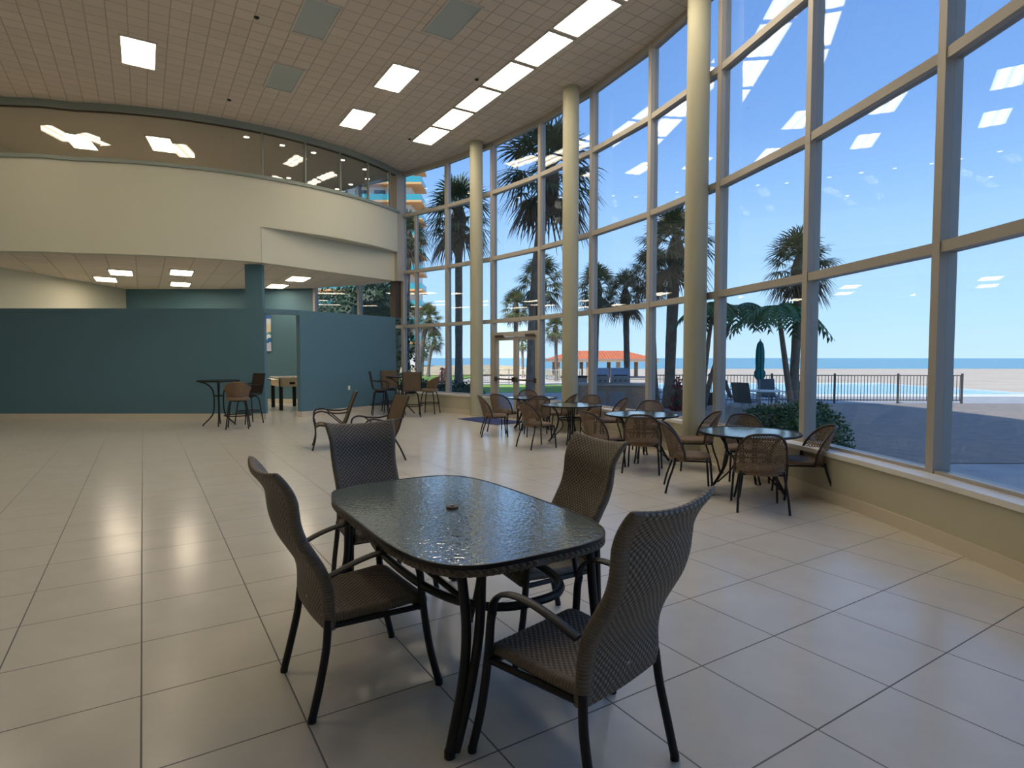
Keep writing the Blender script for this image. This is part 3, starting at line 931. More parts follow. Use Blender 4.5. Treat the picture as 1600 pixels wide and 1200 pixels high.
def bistro_chair():
    t = thing('bistro_chair', '', 'chair')
    bk = shell_lattice(bshell, btop, .029, .0095, .33, .36).build('backrest', M['rattan'], t)
    A = [-1 + 2 * k / 48 for k in range(49)]
    A = [math.copysign(abs(a) ** .6, a) for a in A]
    rim = [bshell(a, btop(a)) for a in A]
    MB().tube(rim, .0135, 8).build('rim', M['dkbrown'], t, True)
    low = [bshell(a, 0.0) for a in [-1 + k / 10 for k in range(21)]]
    MB().tube(low, .014, 8).build('lower_rail', M['rattan'], t, True)
    pad(.236, .226, 3.2, .398, .445).build('seat', M['rattan_seat'], t, True)
    for sg in (-1, 1):
        MB().tube(cr([(sg * .215, .20, .41), (sg * .228, .215, .25), (sg * .24, .235, 0)], 5), .0125, 8).build('leg', M['black'], t, True)
        MB().tube(cr([(sg * .21, -.19, .42), (sg * .225, -.215, .30), (sg * .242, -.265, .15), (sg * .252, -.30, 0)], 5), .0125, 8).build('leg', M['black'], t, True)
    MB().tube([(-.2, .205, .385), (.2, .205, .385), (.2, -.19, .385), (-.2, -.19, .385)], .011, 6, closed=True).build('seat_frame', M['black'], t)
    return t
bc0 = bistro_chair()
def bistro_table():
    t = thing('bistro_table', '', 'table')
    MB().lathe([(.555, .708), (.555, .718)], n=56).build('glass_top', M['top2'], t)
    MB().lathe([(.552, .698), (.572, .698), (.576, .71), (.572, .722), (.552, .722), (.552, .698)], n=56).build('rim', M['black'], t, True)
    for k in range(4):
        a = pi / 4 + k * pi / 2
        lg = None
        for da in (-.07, .07):
            P_ = cr([(cos(a + da * .9) * r_, sin(a + da * .9) * r_, z) for r_, z in ((.50, .697), (.38, .675), (.285, .58), (.25, .44), (.28, .28), (.38, .08), (.43, .015))], 5)
            b = MB().tube(P_, .0135, 8)
            if lg is None: lg = b.build('leg', M['black'], t, True)
            else: b.build('leg_bar', M['black'], lg, True)
        MB().tube(cr([(cos(a) * r_, sin(a) * r_, z) for r_, z in ((.25, .46), (.17, .38), (.19, .26), (.36, .07))], 5), .009, 8).build('brace', M['black'], t, True)
        MB().lathe([(.02, 0), (.02, .012), (.008, .02)], (cos(a) * .43, sin(a) * .43, 0), 12).build('foot', M['grey'], lg)
    MB().tube([(cos(2 * pi * k / 40) * .25, sin(2 * pi * k / 40) * .25, .45) for k in range(40)], .011, 8, closed=True).build('ring', M['black'], t, True)
    return t
bt0 = bistro_table()
TB = [((.44, 13.05), 'round glass bistro table nearest the double door', .3), ((1.12, 11.0), 'round glass bistro table, second from the double door', .55),
      ((2.03, 9.15), 'round glass bistro table, third from the double door, left of the nearest column', .4), ((2.82, 6.94), 'round glass bistro table nearest the viewer, by the window sill', .12)]
for n_, ((x, y), lab, rz) in enumerate(TB):
    o = bt0 if n_ == 0 else copy_tree(bt0)
    o.location = (x, y, 0); o.rotation_euler = (0, 0, rz)
    tag(o, lab, 'table', 'round glass bistro tables along the windows')
BCH = [
    ((-.34, 12.00), (.96, .10), 'woven bistro chair at the door end, turned side-on left of the farthest round table'),
    ((-.16, 12.72), (.55, .84), 'woven bistro chair with daylight through its lattice, between side-on chair and farthest table'),
    ((.36, 13.72), (-.05, -1), 'woven bistro chair behind the farthest round table, in front of the glass door'),
    ((.52, 12.02), (-.1, 1), 'woven bistro chair with its back to the viewer before the farthest round table'),
    ((1.03, 12.55), (-.95, .3), 'woven bistro chair right of the farthest round table, in front of the middle column'),
    ((.46, 10.42), (.86, .5), 'woven bistro chair at the near left of the second round table from the door'),
    ((1.52, 11.80), (-.45, -.9), 'woven bistro chair behind the second round table, before the outdoor grills'),
    ((1.86, 11.15), (-1, -.05), 'woven bistro chair on the window side of the second round table, facing it'),
    ((1.34, 8.62), (.88, .47), 'woven bistro chair at the left of the third round table, half behind a tall armchair'),
    ((1.86, 8.25), (.33, .94), 'woven bistro chair with its back to the viewer before the third round table'),
    ((2.40, 10.25), (-.35, -.94), 'woven bistro chair behind the third round table, against the windows'),
    ((2.64, 8.42), (-.97, .1), 'woven bistro chair right of the third round table, at the foot of the nearest column'),
    ((2.16, 7.03), (.97, -.22), 'woven bistro chair left of the nearest round table, seen from the side'),
    ((2.64, 6.22), (.22, .97), 'nearest woven bistro chair, its lattice back turned to the viewer'),
    ((3.09, 7.68), (-.2, -.97), 'woven bistro chair behind the nearest round table, in front of the hedge'),
    ((3.33, 6.72), (-1, .15), 'woven bistro chair between the nearest round table and the window sill, mostly hidden'),
]
for n_, ((x, y), f, lab) in enumerate(BCH):
    o = bc0 if n_ == 0 else copy_tree(bc0)
    o.location = (x, y, 0); o.rotation_euler = (0, 0, face(f))
    tag(o, lab, 'chair', 'woven bistro chairs along the windows')

# ------------------------------------------------------------------ sling armchairs, bar sets, games table
def sling(profile, hw, m, name, parent, th=.012):
    pts = [(k[1], k[2]) for k in cr([(0, a, b) for a, b in profile], 6)]
    rows = []
    for i, (y, z) in enumerate(pts):
        a = pts[max(i - 1, 0)]; b = pts[min(i + 1, len(pts) - 1)]
        l = hypot(b[0] - a[0], b[1] - a[1]); ny, nz_ = -(b[1] - a[1]) / l, (b[0] - a[0]) / l
        rows.append([(-hw, y + ny * th / 2, z + nz_ * th / 2), (0, y + ny * (th / 2 - .012), z + nz_ * (th / 2 - .012)), (hw, y + ny * th / 2, z + nz_ * th / 2),
                     (hw, y - ny * th / 2, z - nz_ * th / 2), (0, y - ny * (th / 2 + .012), z - nz_ * (th / 2 + .012)), (-hw, y - ny * th / 2, z - nz_ * th / 2)])
    b = MB().grid(rows, True)
    return b.build(name, m, parent, True)

def sling_chair():
    t = thing('sling_armchair', '', 'chair')
    bp = [(-.18, .40), (-.23, .50), (-.29, .68), (-.35, .85), (-.41, .99)]
    sp = [(-.18, .385), (-.05, .385), (.10, .405), (.22, .425), (.285, .40)]
    sling(bp, .25, M['sling'], 'backrest', t)
    sling(sp, .25, M['sling'], 'seat', t)
    for sg in (-1, 1):
        MB().tube(cr([(sg * .26, y, z) for y, z in bp], 4), .015, 8).build('back_rail', M['dkbrown'], t, True)
        MB().tube(cr([(sg * .26, y, z) for y, z in sp], 4), .015, 8).build('seat_rail', M['dkbrown'], t, True)
        arm = cr([(sg * .265, -.30, .665), (sg * .30, -.14, .635), (sg * .31, .05, .645), (sg * .31, .20, .675), (sg * .305, .30, .64), (sg * .30, .325, .54), (sg * .295, .30, .40), (sg * .295, .30, .2), (sg * .31, .35, 0)], 6)
        MB().tube(arm, .0145, 8).build('arm', M['dkbrown'], t, True)
        MB().tube(cr([(sg * .265, -.18, .40), (sg * .30, -.02, .55), (sg * .308, .10, .65)], 6), .011, 8).build('arm_brace', M['dkbrown'], t, True)
        MB().tube(cr([(sg * .265, -.14, .385), (sg * .285, -.24, .2), (sg * .30, -.33, 0)], 6), .0145, 8).build('leg', M['dkbrown'], t, True)
    MB().tube([(-.25, -.412, .99), (.25, -.412, .99)], .015, 8).build('head_rail', M['dkbrown'], t)
    MB().tube([(-.295, .30, .37), (.295, .30, .37)], .012, 8).tube([(-.27, -.16, .37), (.27, -.16, .37)], .012, 8).build('cross_bar', M['dkbrown'], t)
    return t
s0 = sling_chair()
for n_, ((x, y), f, lab) in enumerate((((-3.20, 10.42), (-.95, -.32), 'brown sling armchair with curled arms in front of the wide teal partition'),
                                       ((-2.10, 9.15), (-.82, -.57), 'brown sling armchair half hidden behind the far end dining chair'))):
    o = s0 if n_ == 0 else copy_tree(s0)
    o.location = (x, y, 0); o.rotation_euler = (0, 0, face(f))
    tag(o, lab, 'chair', 'brown sling armchairs in the middle of the hall')

def stool_base(t, zt):
    for k in range(4):
        a = pi / 4 + k * pi / 2
        MB().tube(cr([(cos(a) * .10, sin(a) * .10, zt - .03), (cos(a) * .20, sin(a) * .20, zt - .06), (cos(a) * .25, sin(a) * .25, zt - .2), (cos(a) * .33, sin(a) * .33, 0)], 6), .0145, 8).build('leg', M['black'], t, True)
    MB().tube([(cos(2 * pi * k / 32) * .285, sin(2 * pi * k / 32) * .285, .30) for k in range(32)], .012, 8, closed=True).build('footrest', M['black'], t, True)
    MB().lathe([(.11, zt - .07), (.11, zt - .01)], n=24).build('swivel', M['black'], t)
def bar_chair(m):
    t = thing('bar_chair', '', 'bar chair')
    zt = .70
    bp = [(-.19, zt + .03), (-.215, zt + .12), (-.25, zt + .3), (-.29, zt + .52)]
    sp = [(-.19, zt + .02), (-.05, zt), (.10, zt + .015), (.20, zt + .03), (.245, zt + .01)]
    sling(bp, .235, m, 'backrest', t); sling(sp, .235, m, 'seat', t)
    for sg in (-1, 1):
        MB().tube(cr([(sg * .245, y, z) for y, z in bp], 4), .014, 8).build('back_rail', M['black'], t, True)
        MB().tube(cr([(sg * .245, y, z) for y, z in sp], 4), .014, 8).build('seat_rail', M['black'], t, True)
        MB().tube(cr([(sg * .245, -.24, zt + .27), (sg * .285, -.08, zt + .24), (sg * .29, .10, zt + .25), (sg * .285, .20, zt + .2), (sg * .26, .20, zt + .06)], 6), .0135, 8).build('arm', M['black'], t, True)
    stool_base(t, zt)
    return t
b0 = bar_chair(M['sling'])
for n_, ((x, y), f, lab) in enumerate((((-3.68, 16.35), (.95, .3), 'brown bar chair left of the tall table, side-on against the teal partition'),
                                       ((-3.60, 17.35), (.35, -.94), 'brown bar chair behind the tall table, facing the viewer'),
                                       ((-2.72, 15.85), (-.2, .98), 'brown bar chair with its square back turned to the viewer at the tall table'))):
    o = b0 if n_ == 0 else copy_tree(b0)
    o.location = (x, y, 0); o.rotation_euler = (0, 0, face(f))
    tag(o, lab, 'bar chair', 'bar chairs at the tall table by the windows')
bd = bar_chair(M['sling_dk'])
bd.location = (-6.42, 14.25, 0); bd.rotation_euler = (0, 0, face((-.58, -.815)))
tag(bd, 'dark bar chair against the left teal partition beside the opening', 'bar chair')

def bucket_shell(a, k):
    return Vector((a * (.225 + .085 * k), -.20 - .10 * k + (.19 + .08 * k) * abs(a) ** 2.2, .73 + .32 * k))
def bucket_top(a): return max(0.0, 1 - .55 * abs(a) ** 2.4) if abs(a) < 1 else 0
def bucket_stool():
    t = thing('bucket_bar_stool', '', 'bar stool')
    rows = []
    for side in (0, 1):
        for k in range(9):
            kk = k / 8 if side == 0 else 1 - k / 8
            rows.append([])
            for i in range(25):
                a = -1 + 2 * i / 24
                p_ = bucket_shell(a, kk * (1 - .5 * abs(a) ** 2.6))
                rows[-1].append(p_ + Vector((-a * .02, .03, 0)) * side)
    rows.append(rows[0])
    MB().grid(rows).build('backrest', M['rattan'], t, True)
    MB().tube([bucket_shell(a, (1 - .5 * abs(a) ** 2.6)) + Vector((0, .014, 0)) for a in [-1 + k / 16 for k in range(33)]], .02, 8).build('rim', M['rattan'], t, True)
    pad(.245, .235, 3, .64, .72).build('seat', M['rattan_seat'], t, True)
    sk_ = MB().lathe([(.21, .64), (.235, .70)], n=24); sk_.build('seat_skirt', M['rattan'], t, True)
    stool_base(t, .68)
    return t
k0 = bucket_stool()
k0.location = (-6.22, 13.25, 0); k0.rotation_euler = (0, 0, face((-.35, .94)))
tag(k0, 'brown woven bucket bar stool with a rounded back before the left teal partition', 'bar stool', 'woven bucket bar stools')
k1 = copy_tree(k0)
k1.location = (-2.36, 16.75, 0); k1.rotation_euler = (0, 0, face((-.97, .2)))
tag(k1, 'brown woven bucket bar stool on the window side of the tall table', 'bar stool', 'woven bucket bar stools')
def bar_table():
    t = thing('bar_table', '', 'bar table')
    MB().lathe([(.44, 1.045), (.455, 1.05), (.455, 1.065), (.44, 1.07)], n=44).build('top', M['top2'], t)
    MB().lathe([(.442, 1.035), (.465, 1.035), (.468, 1.055), (.462, 1.073), (.447, 1.073)], n=44).build('rim', M['black'], t, True)
    for k in range(4):
        a = k * pi / 2 + .4
        MB().tube(cr([(cos(a) * r_, sin(a) * r_, z) for r_, z in ((.40, 1.035), (.25, .98), (.12, .82), (.10, .5), (.14, .25), (.33, .03), (.35, .0))], 5), .016, 8).build('leg', M['black'], t, True)
    MB().tube([(cos(2 * pi * k / 24) * .12, sin(2 * pi * k / 24) * .12, .7) for k in range(24)], .012, 6, closed=True).build('ring', M['black'], t)
    return t
q0 = bar_table(); q0.location = (-3.12, 16.65, 0)
tag(q0, 'tall round bar table among brown bar chairs by the corner windows', 'bar table', 'tall round bar tables')
q1 = copy_tree(q0); q1.location = (-6.95, 13.85, 0)
tag(q1, 'tall round bar table at the left edge by the woven bucket stool', 'bar table', 'tall round bar tables')

ft = thing('foosball_table', 'light wood foosball table with black legs in the games room opening', 'games table', (-7.02, 18.3, 0), A1)
fb = MB()
for sg in (-1, 1):
    fb.box((sg * .36, 0, .86), (.03, 1.36, .26)); fb.box((0, sg * .67, .86), (.69, .03, .26))
fb.build('cabinet', M['wood'], ft)
MB().box((0, 0, .80), (.69, 1.31, .02)).build('playing_field', M['white'], ft)
MB().box((0, -.688, .83), (.16, .006, .07)).build('ball_slot', M['black'], ft)
tr_ = MB()
for sg in (-1, 1): tr_.box((sg * .365, 0, .998), (.07, 1.40, .016)); tr_.box((0, sg * .675, .998), (.66, .05, .016))
tr_.build('top_trim', M['white'], ft)
for sg in (-1, 1):
    for s2 in (-1, 1):
        lg = MB().box((sg * .325, s2 * .635, .50), (.10, .10, .96)).build('leg', M['black'], ft)
        MB().lathe([(.055, 0), (.055, .018), (.02, .02)], (sg * .325, s2 * .635, 0), 14).build('leveller', M['chrome'], lg)
for k in range(8):
    y = -.56 + k * .16
    rd = MB().tube([(-.56, y, .945), (.56, y, .945)], .008, 8).build('rod', M['chrome'], ft)
    e_ = -1 if k % 2 else 1
    MB().tube([(e_ * .56, y, .945), (e_ * .66, y, .945)], .017, 8).build('handle', M['black'], rd)
    for j in range(3): MB().box((-.2 + j * .2, y, .905), (.03, .02, .10)).build('player', M['white'] if k % 2 else M['black'], rd)

# ------------------------------------------------------------------ outdoors: ground
def tz_(x, y):
    """height of the ground outside"""
    z = -.03
    if y > 34: z -= min((y - 34) / 170, 1) * 2.35
    return z
def patch(name, xs, ys, m, lift, lab, kind='structure', bump_=None, zf=tz_):
    P_ = []
    for y in ys:
        x0, x1 = xs(y) if callable(xs) else xs
        P_.append([(x0 + (x1 - x0) * j / 40, y, zf(x0 + (x1 - x0) * j / 40, y) + lift + (bump_(x0 + (x1 - x0) * j / 40, y) if bump_ else 0)) for j in range(41)])
    o = MB().grid(P_).build(name, m, smooth=True)
    tag(o, lab, None, None, kind)
    return o
ys1 = [-30, 0, 10, 20, 30, 34, 40, 50, 60, 80, 100, 130, 160, 190, 214]
patch('beach', (-260, 300), ys1, M['sand'], -.06, 'pale sand of the beach')
patch('terrace', (-6, 30), [-12, 0, 10, 20, 27.5], M['pave'], -.01, 'grey concrete terrace outside the windows')
patch('pavers', (3.8, 30), [9, 12, 16, 20.9], M['paver'], .0, 'tan paving around the grills')
patch('sea', (-4000, 4000), [205, 300, 600, 1500, 4000, 8500], M['sea'], -2.60, 'blue green sea to the horizon', zf=lambda x, y: 0.0)
patch('lawn_near', lambda y: (-9, 4.2 + (y - 27) * .05), [27.5, 30, 33, 36], M['lawn'], .0, 'sunlit strip of lawn beyond the terrace')
patch('lawn_far', lambda y: (-40, -6 + (y - 20) * .05), [18, 26, 34, 45, 58, 72], M['lawn'], .01, 'wide lawn beyond the corner windows')
rnd = random.Random(4)
ph_ = [(rnd.uniform(.05, .5), rnd.uniform(.05, .3), rnd.uniform(0, 6), rnd.uniform(.1, .3)) for _ in range(7)]
def dune_h(x, y):
    s = sum(a * sin(x * f1 + y * f2 + p_) for f1, f2, p_, a in ph_)
    e_ = max(0, 1 - ((y - 92) / 24) ** 2)
    return max(0, (1.25 + s * .4)) * e_ * min(1, max(0, (9 - x) / 8))
patch('dunes', (-70, 9), [70 + k * 1.5 for k in range(30)], M['dune'], -.1, 'low sand dunes with dry grass', bump_=dune_h)
t = thing('swimming_pool', 'blue swimming pool behind the metal fence', 'pool', (15, 30.5, 0))
MB().box((0, 0, -.05), (15, 11, .06)).build('water', M['pool'], t)
cp = MB()
for sg in (-1, 1): cp.box((sg * 7.65, 0, .0), (.3, 11.6, .1)); cp.box((0, sg * 5.65, .0), (15, .3, .1))
cp.build('coping', M['white'], t)

# fences
def fence(name, lab, p0, p1, h, step, m, base, r=.008, post=2.2):
    L_ = hypot(p1[0] - p0[0], p1[1] - p0[1])
    t = thing(name, lab, 'fence', (p0[0], p0[1], base), atan2(p1[1] - p0[1], p1[0] - p0[0]))
    b = MB()
    for z in (.12, h - .03): b.box((L_ / 2, 0, z), (L_, .03, .035))
    k = step
    while k < L_:
        b.box((k, 0, h / 2 + .03), (r * 2, r * 2, h - .1)); k += step
    b.build('picket_panel', m, t)
    n = int(L_ / post)
    for i in range(n + 1): MB().box((L_ * i / n, 0, h / 2 + .02), (.055, .055, h + .04)).build('post', m, t)
    return t
fence('pool_fence', 'dark metal picket fence in front of the pool', (4.9, 21.2), (16, 20.8), 1.03, .115, M['fence'], -.03)
fence('white_fence', 'white picket fence at the foot of the dunes', (-2.5, 37.5), (4.4, 37.5), .95, .13, M['fence_w'], -.1, .010)

# ------------------------------------------------------------------ outdoors: planting
def fan_leaf(b, o, az, el, pet, bl, nb, rng, droop):
    """one fan leaf: a stalk and blades that radiate from its end and hang at their tips"""
    d = Vector((cos(az) * cos(el), sin(az) * cos(el), sin(el)))
    side = Vector((-sin(az), cos(az), 0))
    up = side.cross(d) * -1
    if up.z < 0: up = -up
    hub = o + d * pet + Vector((0, 0, -.06 * pet))
    w_ = .018
    b.add([o - side * w_, o + side * w_, hub + side * w_ * .7, hub - side * w_ * .7], [(0, 1, 2, 3)])
    for k in range(nb):
        a = R(-105 + 210 * k / (nb - 1)) + rng.uniform(-.05, .05)
        l = bl * (.62 + .38 * cos(a * .75)) * rng.uniform(.85, 1.1)
        dd = (d * cos(a) + side * sin(a) + up * (.10 - .25 * abs(sin(a)))).normalized()
        sd = dd.cross(up).normalized()
        ps = []
        for s, wd in ((0.02, .4), (.45, 1), (.78, .7), (1, .08)):
            dz = -droop * l * s ** 2.4
            ps.append((hub + dd * l * s + Vector((0, 0, dz)), wd * bl * .034))
        vs = []; fs = []
        for p_, wd in ps: vs += [p_ - sd * wd, p_ + sd * wd]
        for i in range(3): fs.append((2 * i, 2 * i + 1, 2 * i + 3, 2 * i + 2))
        b.add(vs, fs)

def sabal_crown(seed, m, n=46, dense=1.0):
    rng = random.Random(seed)
    b = MB()
    for k in range(n):
        f = (k + .5) / n
        el = R(86 - 134 * f ** .95) + rng.uniform(-.15, .15)
        az = k * 2.39996 + rng.uniform(-.3, .3)
        b.mi = 0 if f < .80 else 1
        fan_leaf(b, Vector((0, 0, .1 - .35 * f)), az, el, rng.uniform(.42, .58), rng.uniform(.46, .60), 17, rng, .30 + .45 * max(0, f - .2))
    b.mi = 1
    b.lathe([(.10, -.75), (.17, -.45), (.20, -.15), (.12, .12), (.02, .3)], n=10)
    me = b.build('crown', [m, M['dead']])
    return me
crowns = {}
def palm(name, lab, u, Y, vc, rad, base_u=None, base_v=None, r0=.16, kind='dk', bend=0.0, grp=None):
    """palm with its crown centred at pixel (u, vc), radius rad pixels, its foot at pixel column base_u"""
    zc = zat(vc, Y); rad_m = rad * Y / F
    cx = at(u, Y, zc)[0]
    bu = base_u if base_u is not None else u
    bx = at(bu, Y, 0)[0]
    zb = tz_(bx, Y)
    t = thing(name, lab, 'palm tree', (bx, Y, zb), 0, grp)
    top = Vector((cx - bx, 0, zc - zb - rad_m * .15))
    n = 14
    pts = []; rr = []
    rng = random.Random(int(u * 7 + Y))
    for i in range(n + 1):
        s = i / n
        pts.append((top.x * s ** (1 + bend), .12 * sin(s * 3 + u), top.z * s))
        rr.append(r0 * (1.25 - .35 * min(1, s * 6)) * (1 + rng.uniform(-.06, .06)) if s < .85 else r0 * (.92 + .25 * sin((s - .85) / .15 * pi)))
    MB().tube(pts, rr, 12).build('trunk', M['trunk'], t, True)
    key = (kind, int(u) % 2)
    if key not in crowns:
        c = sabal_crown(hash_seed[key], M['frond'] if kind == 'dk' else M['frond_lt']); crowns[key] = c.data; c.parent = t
    else:
        c = bpy.data.objects.new('crown', crowns[key]); col.objects.link(c); c.parent = t
    c.location = (top.x, .12 * sin(3 + u), top.z)
    c.scale = (rad_m, rad_m, rad_m)
    c.rotation_euler = (0, 0, u * .37)
    return t
hash_seed = {('dk', 0): 11, ('dk', 1): 23, ('lt', 0): 37, ('lt', 1): 41}
PALMS = [
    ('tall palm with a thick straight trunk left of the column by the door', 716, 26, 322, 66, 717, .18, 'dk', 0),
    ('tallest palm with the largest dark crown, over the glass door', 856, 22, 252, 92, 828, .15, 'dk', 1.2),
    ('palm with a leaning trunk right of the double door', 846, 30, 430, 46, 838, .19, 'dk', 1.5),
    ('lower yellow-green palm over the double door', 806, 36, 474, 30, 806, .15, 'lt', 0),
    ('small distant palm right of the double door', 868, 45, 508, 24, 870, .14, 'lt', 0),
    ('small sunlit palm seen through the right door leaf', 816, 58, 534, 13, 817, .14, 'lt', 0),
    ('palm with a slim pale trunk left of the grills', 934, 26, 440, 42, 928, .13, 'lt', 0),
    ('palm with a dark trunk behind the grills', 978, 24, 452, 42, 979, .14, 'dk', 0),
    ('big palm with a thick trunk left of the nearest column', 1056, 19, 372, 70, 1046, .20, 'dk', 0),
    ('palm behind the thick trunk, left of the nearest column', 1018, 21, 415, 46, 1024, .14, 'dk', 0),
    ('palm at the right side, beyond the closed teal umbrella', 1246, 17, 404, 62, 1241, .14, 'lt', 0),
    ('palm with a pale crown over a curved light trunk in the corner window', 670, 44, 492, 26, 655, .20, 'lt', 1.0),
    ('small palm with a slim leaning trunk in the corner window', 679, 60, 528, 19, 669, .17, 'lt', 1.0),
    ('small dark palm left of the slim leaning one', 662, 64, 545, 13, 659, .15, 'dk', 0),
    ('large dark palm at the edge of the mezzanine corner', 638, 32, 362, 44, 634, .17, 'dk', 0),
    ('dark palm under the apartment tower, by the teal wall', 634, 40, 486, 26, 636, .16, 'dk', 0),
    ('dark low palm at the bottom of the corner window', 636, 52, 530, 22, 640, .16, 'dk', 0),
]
for lab, u, Y, vc, rad, bu, r0, kd, bd_ in PALMS:
    palm('sabal_palm', lab, u, Y, vc, rad, bu, None, r0, kd, bd_, 'palms outside the windows')

def feather_palm(lab, u, Y, vc, rad, bu, lean):
    zc = zat(vc, Y); rm_ = rad * Y / F
    cx = at(u, Y, zc)[0]; bx = at(bu, Y, 0)[0]
    t = thing('feather_palm', lab, 'palm tree', (bx, Y, -.03), 0, 'feather palms by the pool fence')
    pts = cr([(0, 0, 0), ((cx - bx) * .35, .05, zc * .4), (cx - bx, 0, zc)], 6)
    MB().tube(pts, [.10 - .045 * i / (len(pts) - 1) for i in range(len(pts))], 10).build('trunk', M['trunk'], t, True)
    rng = random.Random(int(u))
    b = MB()
    for k in range(13):
        az = k * 2 * pi / 13 + rng.uniform(-.2, .2)
        e0 = rng.uniform(.35, 1.1)
        d = Vector((cos(az), sin(az), 0)); sd = Vector((-sin(az), cos(az), 0))
        spine = []
        for i in range(13):
            s = i / 12
            spine.append(d * (rm_ * 1.15 * (s * cos(e0) * 1.2 + .12 * s)) + Vector((0, 0, rm_ * (s * sin(e0) * .95 - 1.15 * s * s))))
        b.tube(spine, [.014 * (1.1 - i / 13) for i in range(13)], 5)
        for i in range(1, 13):
            for sg in (-1, 1):
                for h_ in (0,):
                    p_ = spine[i] * (1 - h_) + spine[i - 1] * h_
                    tg = (spine[i] - spine[i - 1]).normalized()
                    l = rm_ * .42 * sin(pi * (.12 + .8 * (i - h_) / 13))
                    q_ = p_ + sd * sg * l * .75 + tg * l * .5 + Vector((0, 0, -l * .45))
                    wv = tg * .045
                    b.add([p_ - wv, p_ + wv, (p_ + q_) / 2 + wv * 1.1 + Vector((0, 0, l * .12)), q_, (p_ + q_) / 2 - wv * 1.1 + Vector((0, 0, l * .12))], [(0, 1, 2, 3, 4)])
    c = b.build('crown', M['frond_f'], t)
    c.location = (cx - bx, 0, zc)
for a in (('slim leaning feather palm, left of a pair of trunks behind the column', 1114, 17.6, 478, 46, 1096, 0), ('slim leaning feather palm, right of the pair behind the column', 1150, 18.4, 478, 52, 1098, 0),
          ('feather palm with drooping fronds above the closed umbrella', 1216, 15.5, 482, 56, 1239, 0)):
    feather_palm(*a)

def shrub(name, lab, x, y, z, sx, sy, sz, m, n=700, lf=.07, grp=None, cat='shrub', seed=1):
    rng = random.Random(seed)
    t = thing(name, lab, cat, (x, y, z), 0, grp)
    b = MB()
    for k in range(n):
        a = rng.uniform(0, 2 * pi); h = rng.uniform(-.1, 1); r_ = sqrt(max(0, 1 - max(0, h) ** 2)) * rng.uniform(.72, 1.05)
        p_ = Vector((cos(a) * r_ * sx, sin(a) * r_ * sy, max(.02, h * sz * rng.uniform(.85, 1.08))))
        d = Vector((rng.uniform(-1, 1), rng.uniform(-1, 1), rng.uniform(-.3, 1))).normalized()
        s_2 = d.cross(Vector((rng.uniform(-1, 1), rng.uniform(-1, 1), rng.uniform(-1, 1)))).normalized() * lf * .3
        b.add([p_, p_ + d * lf * .5 + s_2, p_ + d * lf, p_ + d * lf * .5 - s_2], [(0, 1, 2, 3)])
    b.build('foliage', m, t)
    s = MB()
    for k in range(5):
        a = k * 1.3
        s.tube([(0, 0, -.02), (cos(a) * sx * .3, sin(a) * sy * .3, sz * .4), (cos(a) * sx * .6, sin(a) * sy * .6, sz * .75)], [.02, .014, .006], 6)
    core = s.lathe([(sx * .5, .02), (sx * .74, sz * .3), (sx * .66, sz * .6), (sx * .3, sz * .82), (.01, sz * .86)], n=14, sy=sy / sx)
    core.build('stems', M['leaf_dk'], t)
    return t
hx = 0
for u, Y, s, lab in ((684, 22.4, .62, 'dark shrub under the corner windows, first from the teal wall'), (708, 22.0, .75, 'dark shrub at the foot of the thick palm trunk'), (729, 20.9, .7, 'dark shrub beside the column by the door'), (660, 24, .6, 'dark shrub behind the bar chairs, outside the glass')):
    hx += 1
    x = at(u, Y)[0]
    shrub('low_shrub', lab, x, Y, -.03, s, s * .8, .72, M['leaf_dk'], 800, .10, 'low shrubs outside the corner windows', seed=hx)
for u, Y, sx_, sz, lab in ((1192, 11.6, .62, .64, 'green hedge shrub outside the glass, left part beside the terrace'), (1224, 11.0, .7, .74, 'green hedge shrub outside the glass under the umbrella'), (1262, 10.6, .75, .82, 'green hedge shrub at the right edge outside the glass'), (1243, 9.7, .5, .55, 'small dark hedge shrub against the glass at the right edge')):
    hx += 1
    x = at(u, Y)[0]
    shrub('hedge_shrub', lab, x, Y, -.03, sx_, sx_ * .8, sz, M['leaf'], 2400, .07, 'hedge outside the right windows', seed=hx)
x = at(694, 40)[0]
shrub('flowering_bush', 'faded pink flowering bush on the far lawn', x, 40, tz_(0, 40) + .0, .36, .36, .95, M['flower'], 500, .11, seed=31)
x = at(1059, 17.9)[0]
shrub('red_flower_bush', 'dark red flowering bush between thick palm trunk and column', x, 17.9, -.03, .2, .2, 1.0, M['red'], 400, .09, seed=32)
t = thing('path_light', 'small dark bollard lamp on the lawn by the pink bush', 'garden light', (at(690.5, 38)[0], 38, tz_(0, 38)))
MB().lathe([(.05, 0), (.05, .8), (.03, .82), (.03, .9)], n=12).build('pole', M['black'], t)
MB().lathe([(.13, .9), (.15, .92), (.06, 1.04), (.02, 1.06)], n=14).build('hood', M['black'], t)

